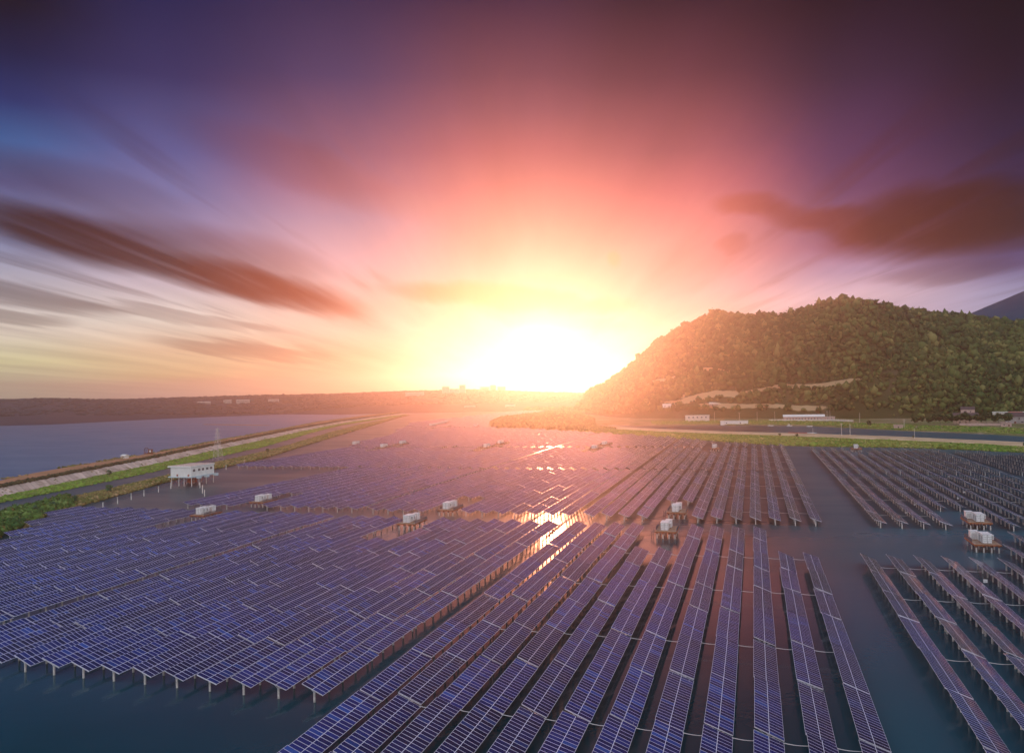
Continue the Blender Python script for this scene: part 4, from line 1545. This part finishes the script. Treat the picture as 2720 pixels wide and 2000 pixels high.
def lev(z):
    return 2.6 * (1 - z / ph) ** 1.0 + 0.45


for sx in (-1, 1):
    for sy in (-1, 1):
        b = MB()
        b.bar((sx * lev(0), sy * lev(0), 0), (sx * lev(ph), sy * lev(ph), ph), 0.15)
        b.build('leg', PYL, py_)
b = MB()
zs_ = [0, 4, 8, 12, 15.5, 18.5, 21, 23, 25, 27]
for z0, z1 in zip(zs_, zs_[1:]):
    a0, a1 = lev(z0), lev(z1)
    for (sx0, sy0, sx1, sy1) in ((-1, -1, 1, -1), (1, -1, 1, 1), (1, 1, -1, 1), (-1, 1, -1, -1)):
        b.bar((sx0 * a0, sy0 * a0, z0), (sx1 * a1, sy1 * a1, z1), 0.07)
        b.bar((sx1 * a0, sy1 * a0, z0), (sx0 * a1, sy0 * a1, z1), 0.07)
        b.bar((sx0 * a1, sy0 * a1, z1), (sx1 * a1, sy1 * a1, z1), 0.07)
b.build('lattice', PYL, py_)
for z, w in ((19.5, 4.2), (22.5, 3.6), (26.0, 2.8)):
    b = MB()
    for s in (-1, 1):
        b.bar((0, 0, z + 0.5), (s * w, 0, z), 0.14)
        b.bar((0, 0, z - 0.4), (s * w, 0, z), 0.12)
    b.build('cross_arm', PYL, py_)

# winch wheel and hut on the dike
wh = thing('sluice_winch', 'rusty sluice winch with a big round wheel on the dike road', 'winch', (-515, 584, 5.0))
b = MB()
for k in range(18):
    a0, a1 = k * math.pi / 9, (k + 1) * math.pi / 9
    b.bar((-2.2 + 2.4 * math.cos(a0), 0, 3.0 + 2.6 * math.sin(a0)), (-2.2 + 2.4 * math.cos(a1), 0, 3.0 + 2.6 * math.sin(a1)), 0.30)
for k in range(3):
    a0 = k * math.pi / 3
    b.bar((-2.2 - 2.4 * math.cos(a0), 0, 3.0 - 2.6 * math.sin(a0)), (-2.2 + 2.4 * math.cos(a0), 0, 3.0 + 2.6 * math.sin(a0)), 0.12)
b.build('wheel', RUST, wh)
b = MB()
for x in (0.4, 3.4):
    b.box(x, x + 0.4, -0.8, 0.8, 0, 4.0)
b.box(0.4, 4.4, -0.8, 0.8, 3.6, 4.2)
b.box(-4.6, 4.6, -1.0, 1.0, 0, 0.7)
b.build('frame', RUST, wh)
b = MB()
b.box(1.2, 3.0, -0.5, 0.5, 1.6, 3.2)
b.build('gear_box', BOXW, wh)


def gable_house(name, label, loc, rz, w, d, h, rh, wallm, roofm, wins=(), cat='house', flat=False, doors=(), floor_band=None):
    t = thing(name, label, cat, loc, rz)
    b = MB()
    b.box(-w / 2, w / 2, 0, d, 0, h)
    if not flat:
        for y0, y1 in ((0, 0.15), (d - 0.15, d)):
            pass
        for x in (-w / 2, w / 2 - 0.2):
            b.face([(x, 0, h), (x, d, h), (x, d / 2, h + rh)])
            b.face([(x + 0.2, d, h), (x + 0.2, 0, h), (x + 0.2, d / 2, h + rh)])
    b.build('wall', wallm, t)
    b = MB()
    o_ = 0.5
    if flat:
        b.box(-w / 2 - o_, w / 2 + o_, -o_, d + o_, h, h + 0.35)
    else:
        for (ya, za, yb_, zb) in ((-o_, h - 0.15, d / 2, h + rh + 0.05), (d / 2, h + rh + 0.05, d + o_, h - 0.15)):
            b.hexa([(-w / 2 - o_, ya, za), (w / 2 + o_, ya, za), (w / 2 + o_, yb_, zb), (-w / 2 - o_, yb_, zb),
                    (-w / 2 - o_, ya, za + 0.3), (w / 2 + o_, ya, za + 0.3), (w / 2 + o_, yb_, zb + 0.3), (-w / 2 - o_, yb_, zb + 0.3)])
    b.build('roof', roofm, t)
    for (x, z, ww, hh) in wins:
        b = MB()
        b.box(x - ww / 2, x + ww / 2, -0.06, -0.005, z, z + hh)
        o = b.build('window', GLASS, t)
        b = MB()
        b.box(x - ww / 2 - 0.12, x + ww / 2 + 0.12, -0.12, -0.004, z - 0.15, z - 0.02)
        b.build('window_sill', wallm, o)
    for (x, ww, hh) in doors:
        b = MB()
        b.box(x - ww / 2, x + ww / 2, -0.06, -0.005, 0.02, hh)
        b.build('door', RUST, t)
    if floor_band:
        b = MB()
        b.box(-w / 2 - 0.8, w / 2 + 1.5, -1.6, -0.01, floor_band, floor_band + 0.5)
        b.build('balcony', roofm if not flat else wallm, t)
    return t


BRN = mat('tan_house_wall', (0.46, 0.32, 0.23), 0.85, var=0.2, vscale=0.3)
PNK = mat('pink_plaster', (0.60, 0.42, 0.36), 0.85, var=0.15, vscale=0.3)
GRYW = mat('grey_plaster', (0.42, 0.38, 0.36), 0.85, var=0.2, vscale=0.3)
CRM = mat('cream_plaster', (0.72, 0.66, 0.58), 0.8, var=0.12, vscale=0.3)
TILE = mat('dark_roof_tiles', (0.11, 0.075, 0.07), 0.85, var=0.3, vscale=1.5)
TILR = mat('red_roof_tiles', (0.42, 0.12, 0.07), 0.85, var=0.3, vscale=1.5)
gable_house('small_white_shed', 'small pale shed with a dark opening on the dike road', (-502, 540, 5.0), R(-20), 6.0, 3.5, 2.2, 0.7, CRM, WHITE, wins=[(1.2, 0.8, 1.2, 0.8)], cat='shed', doors=[(-1.0, 1.0, 1.8)])
vz = -18.0
def lz(x, y):
    return float(land_z(math.degrees(math.atan2(x, y)), math.hypot(x, y)))


def put_house(name, label, x, y, *a, **k):
    return gable_house(name, label, (x, y, lz(x, y) - 0.3), R(k.pop('rz', -10)), *a, **k)


put_house('hillside_house', 'two-storey brown house with red balcony band, alone on the slope', 272, 1190, 16, 10, 12.5, 3.0, PNK, TILE, wins=[(-3, 8.5, 3, 1.6), (3, 8.5, 1.2, 1.8), (4, 3.5, 2.6, 1.6)], floor_band=6.2)
put_house('long_white_house', 'long low white flat-roofed house behind the village trees', 318, 1150, 52, 9, 9.5, 0, CRM, WHITE, wins=[(-18, 6, 2.5, 1.8), (-8, 6, 2.5, 1.8), (4, 6, 2.5, 1.8), (16, 6, 2.5, 1.8)], flat=True)
put_house('gabled_house', 'tan gabled village house half hidden by dark trees', 238, 1052, 26, 10, 8.0, 4.5, BRN, TILE, wins=[(-8, 4.5, 1.4, 2.2), (-3, 4.8, 1.6, 2), (4, 4.8, 1.6, 2), (-6, 1.0, 1.4, 1.8)], doors=[(0, 1.6, 2.6)])
put_house('grey_roofed_house', 'pale house with a dark hipped roof at the right of the village', 290, 1052, 20, 11, 8.0, 4.2, GRYW, TILE, wins=[(-4, 4.6, 1.5, 2.0), (3, 4.6, 1.2, 2.2), (6, 1.2, 2.2, 1.2)], doors=[(-1, 2.0, 2.4)])
put_house('white_village_house', 'white two-storey house with tiled roof at the right edge', 316, 1072, 18, 10, 8.5, 3.4, CRM, TILE, wins=[(-6, 5.2, 1.8, 2), (-1, 5.2, 1.2, 2.4), (4, 5.2, 1.8, 2), (-3, 1.5, 1.8, 2)], floor_band=4.2)
put_house('red_roofed_house', 'low house with a red tiled roof between two larger village houses', 303, 1100, 14, 8, 9.0, 2.4, CRM, TILR, wins=[(-3, 6, 1.6, 1.6), (3, 6, 1.6, 1.6)])
put_house('garden_wall_house', 'small pink outbuilding behind the green pond bank', 262, 985, 10, 6, 4.2, 0, PNK, PNK, wins=[(-2, 1.6, 1.4, 1.2)], flat=True, cat='outbuilding', doors=[(2.4, 1.4, 2.3)])
put_house('shore_hut', 'small pink block hut standing alone at the pond edge', 155, 985, 9.5, 5, 4.6, 0, PNK, PNK, wins=[(0, 1.8, 1.2, 1.2)], flat=True, cat='hut')
put_house('long_farm_building', 'very long low pink building with a white roof below the terraces', 66, 1178, 54, 10, 5.4, 2.6, PNK, WHITE, wins=[(-22 + 4.0 * k, 1.8, 1.2, 1.7) for k in range(11)], cat='farm building', doors=[(22, 1.8, 2.6)], rz=-2)
put_house('farm_annex', 'short pink annex joined to the right end of the long building', 100, 1180, 13, 8, 4.6, 0, PNK, CRM, wins=[(-3, 1.6, 1.2, 1.6), (2, 1.6, 1.2, 1.6)], flat=True, cat='farm building', rz=-2)
put_house('pale_hall', 'pale two-storey hall with a broad flat roof in the sun glare', -79, 1188, 34, 12, 8.2, 0, CRM, WHITE, wins=[(-12 + 6 * k, 5.0, 2.2, 1.5) for k in range(5)], flat=True, cat='hall', rz=6)
put_house('white_waterside_store', 'long plain white store at the water edge, right of the pale hall', -26, 1120, 36, 7, 5.4, 0, WHITE, WHITE, wins=[(-10, 2.0, 1.4, 1.4), (8, 2.0, 1.4, 1.4)], flat=True, cat='store', rz=3)
put_house('upslope_cottage', 'small cottage with pale roof on the slope above the store', -58, 1290, 18, 8, 4.0, 2.4, BRN, CRM, wins=[(-4, 1.6, 1.4, 1.4), (3, 1.6, 1.4, 1.4)], cat='cottage', rz=4)
put_house('greenhouse_shed', 'bright white long shed low on the mountain foot in the glare', -119, 1306, 44, 9, 4.2, 1.6, WHITE, WHITE, wins=[(-12, 1.6, 1.6, 1.2), (8, 1.6, 1.6, 1.2)], cat='shed', rz=8)
# white perimeter wall along the pond bank
b = MB()
WP = [(20, 1168), (60, 1165), (100, 1158), (124, 1128)]
WP = [(x, y, lz(x, y)) for x, y in WP]
for p0, p1 in zip(WP, WP[1:]):
    b.bar((p0[0], p0[1], p0[2] + 0.9), (p1[0], p1[1], p1[2] + 0.9), 0.4, 2.6)
    nn = 9
    for k in range(nn):
        t = k / nn
        b.box(p0[0] + (p1[0] - p0[0]) * t - 0.35, p0[0] + (p1[0] - p0[0]) * t + 0.35, p0[1] + (p1[1] - p0[1]) * t - 0.35, p0[1] + (p1[1] - p0[1]) * t + 0.35, p0[2] - 0.4, p0[2] + 2.6)
tag(b.build('boundary_wall', CRM), 'long cream boundary wall in front of the long farm building', 'wall')
b = MB()
for (x0, y0), (x1, y1) in (((222, 1010), (250, 1006)), ((250, 1006), (262, 1000))):
    b.bar((x0, y0, lz(x0, y0) + 1.2), (x1, y1, lz(x1, y1) + 1.2), 0.4, 2.6)
tag(b.build('brick_wall', PNK), 'pinkish garden wall under the village trees', 'wall')

# utility poles
POLE = mat('concrete_pole', (0.66, 0.60, 0.54), 0.8)
k = 0
for x, y, h, cross, lab in [(94, 1150, 14, 1, 'pole with a crossbar at the right end of the farm building, left of two'), (98.5, 1160, 15, 0, 'plain pole at the right end of the farm building, right of two'),
                            (127, 1088, 13, 0, 'leaning plain pole by the end of the cream boundary wall'), (162, 991, 10, 1, 'pole with crossbar beside the pink shore hut'),
                            (82, 846, 12, 1, 'pole in the pond edge above the road, left of two'), (90, 848, 11.5, 0, 'pole in the pond edge above the road, right of two'),
                            (138, 794, 9, 0, 'lone pale pole standing at the pond edge by a small bush'), (58, 884, 9, 0, 'pole behind the red and white boat'),
                            (276, 935, 13, 0, 'pole on the village bank near the right edge'), (294, 985, 14, 0, 'pole in front of the village at the far right'),
                            (-20, 1170, 13, 1, 'pole with crossbar between the hall and farm building'), (4, 1172, 13, 0, 'slim pole left of the long farm building'), (28, 1190, 13, 0, 'slim pole behind the long farm building'),
                            (-54, 1172, 14, 0, 'slim pole right of the pale hall')]:
    t = thing('utility_pole', 'tall ' + lab, 'utility pole', (x, y, max(lz(x, y), -0.6)), group='utility poles around the pond')
    b = MB()
    b.tube((0, 0, -0.3), (0.25 if 'leaning' in lab else 0.0, 0, h), 0.24, 0.15, 8)
    b.build('shaft', POLE, t)
    if cross:
        b = MB()
        b.bar((-1.4, 0, h - 1.0), (1.4, 0, h - 1.0), 0.16)
        b.bar((-0.9, 0, h - 2.0), (0.9, 0, h - 2.0), 0.14)
        c_ = b.build('crossbar', POLE, t)
        b = MB()
        for xx in (-1.2, 0, 1.2):
            b.tube((xx, 0, h - 0.92), (xx, 0, h - 0.55), 0.09, n=6)
        b.build('insulator', WHITE, c_)

# moored boat with a red awning, small skiffs
BRED = mat('red_awning', (0.62, 0.12, 0.08), 0.7, var=0.2, vscale=0.5)
BBLU = mat('blue_tarpaulin', (0.20, 0.28, 0.55), 0.6)
bt = thing('moored_barge', 'long red and white barge moored in the pond beside the road', 'barge', (48, 880, 0), R(-24))
b = MB()
b.hexa([(-16, -2.2, -0.3), (15, -2.2, -0.3), (15, 2.2, -0.3), (-16, 2.2, -0.3), (-17.5, -2.8, 1.5), (17.5, -2.8, 1.5), (17.5, 2.8, 1.5), (-17.5, 2.8, 1.5)])
b.build('hull', WHITE, bt)
b = MB()
b.box(-15, 5, -2.4, 2.4, 3.2, 3.5)
b.build('awning', BRED, bt)
b = MB()
b.box(5.2, 14, -2.4, 2.4, 3.3, 3.6)
b.build('cabin_roof', WHITE, bt)
for x in (-14.5, -8, -1.5, 4.5, 13.5):
    b = MB()
    for y in (-2.2, 2.2):
        b.tube((x, y, 1.5), (x, y, 3.25), 0.09, n=5)
    b.build('awning_post', POLE, bt)
b = MB()
b.box(14.5, 19.5, -1.5, 1.5, 1.6, 2.4)
b.build('tarpaulin', BBLU, bt)
for x, y, rz, lab in ((20, 1090, 10, 'small white skiff on the pond, left of the patterned one'), (43, 1085, -8, 'small white skiff with a low cabin near the far pond bank'), (66, 1068, 4, 'small white skiff on the pond, rightmost of the three')):
    t = thing('skiff', lab, 'boat', (x, y, 0), R(rz), group='small boats on the pond')
    b = MB()
    b.hexa([(-3, -0.7, -0.2), (3, -0.5, -0.2), (3, 0.5, -0.2), (-3, 0.7, -0.2), (-3.4, -1, 0.7), (4.2, -0.3, 0.9), (4.2, 0.3, 0.9), (-3.4, 1, 0.7)])
    b.build('hull', WHITE, t)
    b = MB()
    b.box(-1.8, 0.6 if 'cabin' in lab else -0.6, -0.6, 0.6, 0.7, 2.6 if 'cabin' in lab else 1.3)
    b.build('cabin', CRM, t)

# stakes standing in the pond along the road
stk = MB()
stk.tube((0, 0, -0.6), (0, 0, 1.9), 0.09, 0.07, 5)
sme = stk.mesh('stake', POLE)
sr = random.Random(5)
for k in range(34):
    a_ = -2 + k * 0.52 + sr.uniform(-0.12, 0.12)
    r0 = re_(a_) + 9 + sr.uniform(0, 5)
    o = link('stake', sme, None, (r0 * math.sin(R(a_)), r0 * math.cos(R(a_)), 0))
    o.scale = (1, 1, sr.uniform(0.7, 1.25))
    tag(o, 'thin pale stake standing in the pond just behind the sandy road', 'stake', 'stakes in the pond')

# ------------------------------------------------------------------ trees one can tell apart
BARK = mat('tree_bark', (0.22, 0.17, 0.13), 0.9, var=0.3)
LEAF_TREE = leaf_material('tree_leaves', (0.035, 0.062, 0.016), (0.06, 0.085, 0.022), (0.09, 0.11, 0.03), 0.15)


def make_tree(seed, h, cr_, pale=False):
    r2 = np.random.default_rng(seed)
    t = thing('broadleaf_tree', 'tree', 'tree', group='trees along the village bank')
    b = MB()
    b.tube((0, 0, -0.4), (0.1, 0, h * 0.45), 0.24, 0.15, 7)
    b.tube((0.1, 0, h * 0.45), (0.0, 0.1, h * 0.8), 0.15, 0.05, 6)
    for k in range(5):
        an = k * 1.26 + r2.uniform(0, 0.6)
        b.tube((0.1, 0, h * (0.38 + 0.06 * k)), (cr_ * 0.7 * math.cos(an), cr_ * 0.7 * math.sin(an), h * (0.6 + 0.05 * k)), 0.09, 0.03, 5)
    b.build('trunk', BARK, t)
    n = 46
    d = r2.normal(0, 1, (n, 3))
    d /= np.linalg.norm(d, axis=1, keepdims=True)
    d *= r2.uniform(0.35, 1.0, (n, 1)) ** 0.6
    pos = d * np.array([cr_, cr_, h * 0.30]) + np.array([0, 0, h * 0.68])
    me = blob_mesh('crown', pos, r2.uniform(0.28, 0.5, n) * cr_ * 0.75, 0.8, LEAF_TREE, ICO1, 0.3, seed, leaves=12, leaf=0.35)
    link('crown', me, t)
    return t


tree_src = [make_tree(101, 13, 3.6), make_tree(102, 11, 3.2), make_tree(103, 14, 4.2)]
tpos = []
tr = random.Random(9)
for k in range(15):
    tpos.append((176 + k * 4.6 + tr.uniform(-1.5, 1.5), 1014 + tr.uniform(-8, 10) + k * 0.6, 'slender tree in the grove left of the tan gabled house, %s from its left end' % ORD[k]))
for k in range(9):
    tpos.append((246 + k * 3.6 + tr.uniform(-1, 1), 1018 + tr.uniform(-6, 8), 'dense dark tree in the clump before the tan gabled house, %s from its left' % ORD[k]))
tpos += [(318, 1010, 'dark bushy tree at the far right of the village bank'), (128, 1012, 'rounded tree on the pond bank left of the pink hut'), (300, 1010, 'low tree between the garden wall and far right pole')]
for k, (x, y, lab) in enumerate(tpos):
    loc = (x, y, lz(x, y))
    if k < 3:
        o = tree_src[k]
        o.location = loc
        o['label'] = lab
    else:
        o = copy_tree(tree_src[k % 3], loc, tr.uniform(0, 6.28), lab)
    s_ = tr.uniform(0.8, 1.15)
    o.scale = (s_, s_, s_)
SAP = leaf_material('sapling_leaves', (0.04, 0.10, 0.05), (0.07, 0.14, 0.06), None, 0.3)
for n, (x, y, h, lab) in enumerate([(-352, 368, 5.5, 'young tree with open crown on the left bank beside the canal'), (-338, 330, 5.0, 'leafy sapling sticking up from the bushes, second from the left edge'), (-331, 310, 4.6, 'leafy sapling topping the bushes near the left edge'),
                                    (-324, 294, 4.6, 'broad sapling at the left edge above the solar tables'), (-431, 640, 5, 'small tree on the narrow bank beyond the pylon'),
                                    (136, 788, 3.2, 'low bush by the lone pale pole on the right bank'), (196, 690, 5.5, 'bushy shrub on the right bank by the picture edge'), (206, 686, 4.5, 'smaller shrub on the right bank at the very edge'), (24, 845, 4.0, 'dark bush on the bank below the barge'), (40, 835, 4.0, 'second dark bush on the bank below the barge'), (-428, 448, 5, 'dull brownish bush on the grass verge by the canal')]):
    t = thing('young_tree', lab, 'young tree', (x, y, 0.6 if x < 0 else lz(x, y)), group='young trees and bushes on the banks')
    r2 = np.random.default_rng(200 + n)
    b = MB()
    b.tube((0, 0, -0.3), (0.15, 0, h * 0.8), 0.10, 0.03, 6)
    for k in range(5):
        an = k * 1.3
        b.tube((0.05, 0, h * (0.3 + 0.08 * k)), (h * 0.25 * math.cos(an), h * 0.25 * math.sin(an), h * (0.55 + 0.08 * k)), 0.04, 0.02, 5)
    b.build('trunk', BARK, t)
    nb = 26
    d = r2.normal(0, 1, (nb, 3))
    d /= np.linalg.norm(d, axis=1, keepdims=True)
    d *= r2.uniform(0.4, 1.0, (nb, 1))
    me = blob_mesh('crown', d * np.array([h * 0.33, h * 0.33, h * 0.34]) + np.array([0, 0, h * 0.66]), r2.uniform(0.08, 0.15, nb) * h, 0.8, SAP, ICO1, 0.3, 300 + n, leaves=14, leaf=0.5)
    link('crown', me, t)

# far white buildings on the low hills across the lake
for n, (a_, r0, w, h) in enumerate([(-38.0, 2700, 40, 8), (-36.5, 2720, 24, 11), (-35.5, 2700, 40, 14), (-33.5, 2750, 34, 12), (-23.8, 2600, 60, 14), (-21.6, 2700, 26, 26), (-21.0, 2690, 30, 18), (-20.4, 2720, 22, 28), (-18.8, 2850, 34, 16), (-18.2, 2880, 22, 24), (-17.6, 2860, 30, 20), (-19.9, 2150, 30, 6), (-17.0, 2120, 26, 6)]):
    x, y = r0 * math.sin(R(a_)), r0 * math.cos(R(a_))
    t = thing('far_building', 'white building on the far shore, %s from the left' % ORD[n], 'building', (x, y, float(far_z(a_, r0)) - 1), R(-a_), group='white buildings on the far shore')
    b = MB()
    b.box(-w / 2, w / 2, 0, 12, 0, h)
    b.build('wall', CRM, t)
    b = MB()
    b.box(-w / 2 - 0.6, w / 2 + 0.6, -0.6, 12.6, h, h + 1.0)
    b.build('roof', TILR if n % 4 == 3 else WHITE, t)
    for q in range(max(1, int(h / 3.4))):
        b = MB()
        b.box(-w / 2 + 1.5, w / 2 - 1.5, -0.12, -0.01, 1.0 + q * 3.3, 2.5 + q * 3.3)
        b.build('window_band', GLASS, t)
# ------------------------------------------------------------------ haze: one closed box of even, forward-scattering air
def build_haze():
    m = bpy.data.materials.new('evening_haze')
    m.use_nodes = True
    T = NT(m.node_tree)
    T.n.clear()
    v = T.node('ShaderNodeVolumePrincipled')
    v.inputs['Color'].default_value = (0.95, 0.90, 0.88, 1)
    v.inputs['Density'].default_value = HAZE_D
    v.inputs['Anisotropy'].default_value = HAZE_G
    out = T.node('ShaderNodeOutputMaterial')
    T.l.new(v.outputs[0], out.inputs['Volume'])
    b = MB()
    b.box(-7000, 3000, -500, 7500, -1.2, HAZE_TOP)
    o = b.build('haze', m)
    tag(o, kind='stuff')


HAZE_D, HAZE_G, HAZE_TOP = 0.00021, 0.845, 209.0
build_haze()
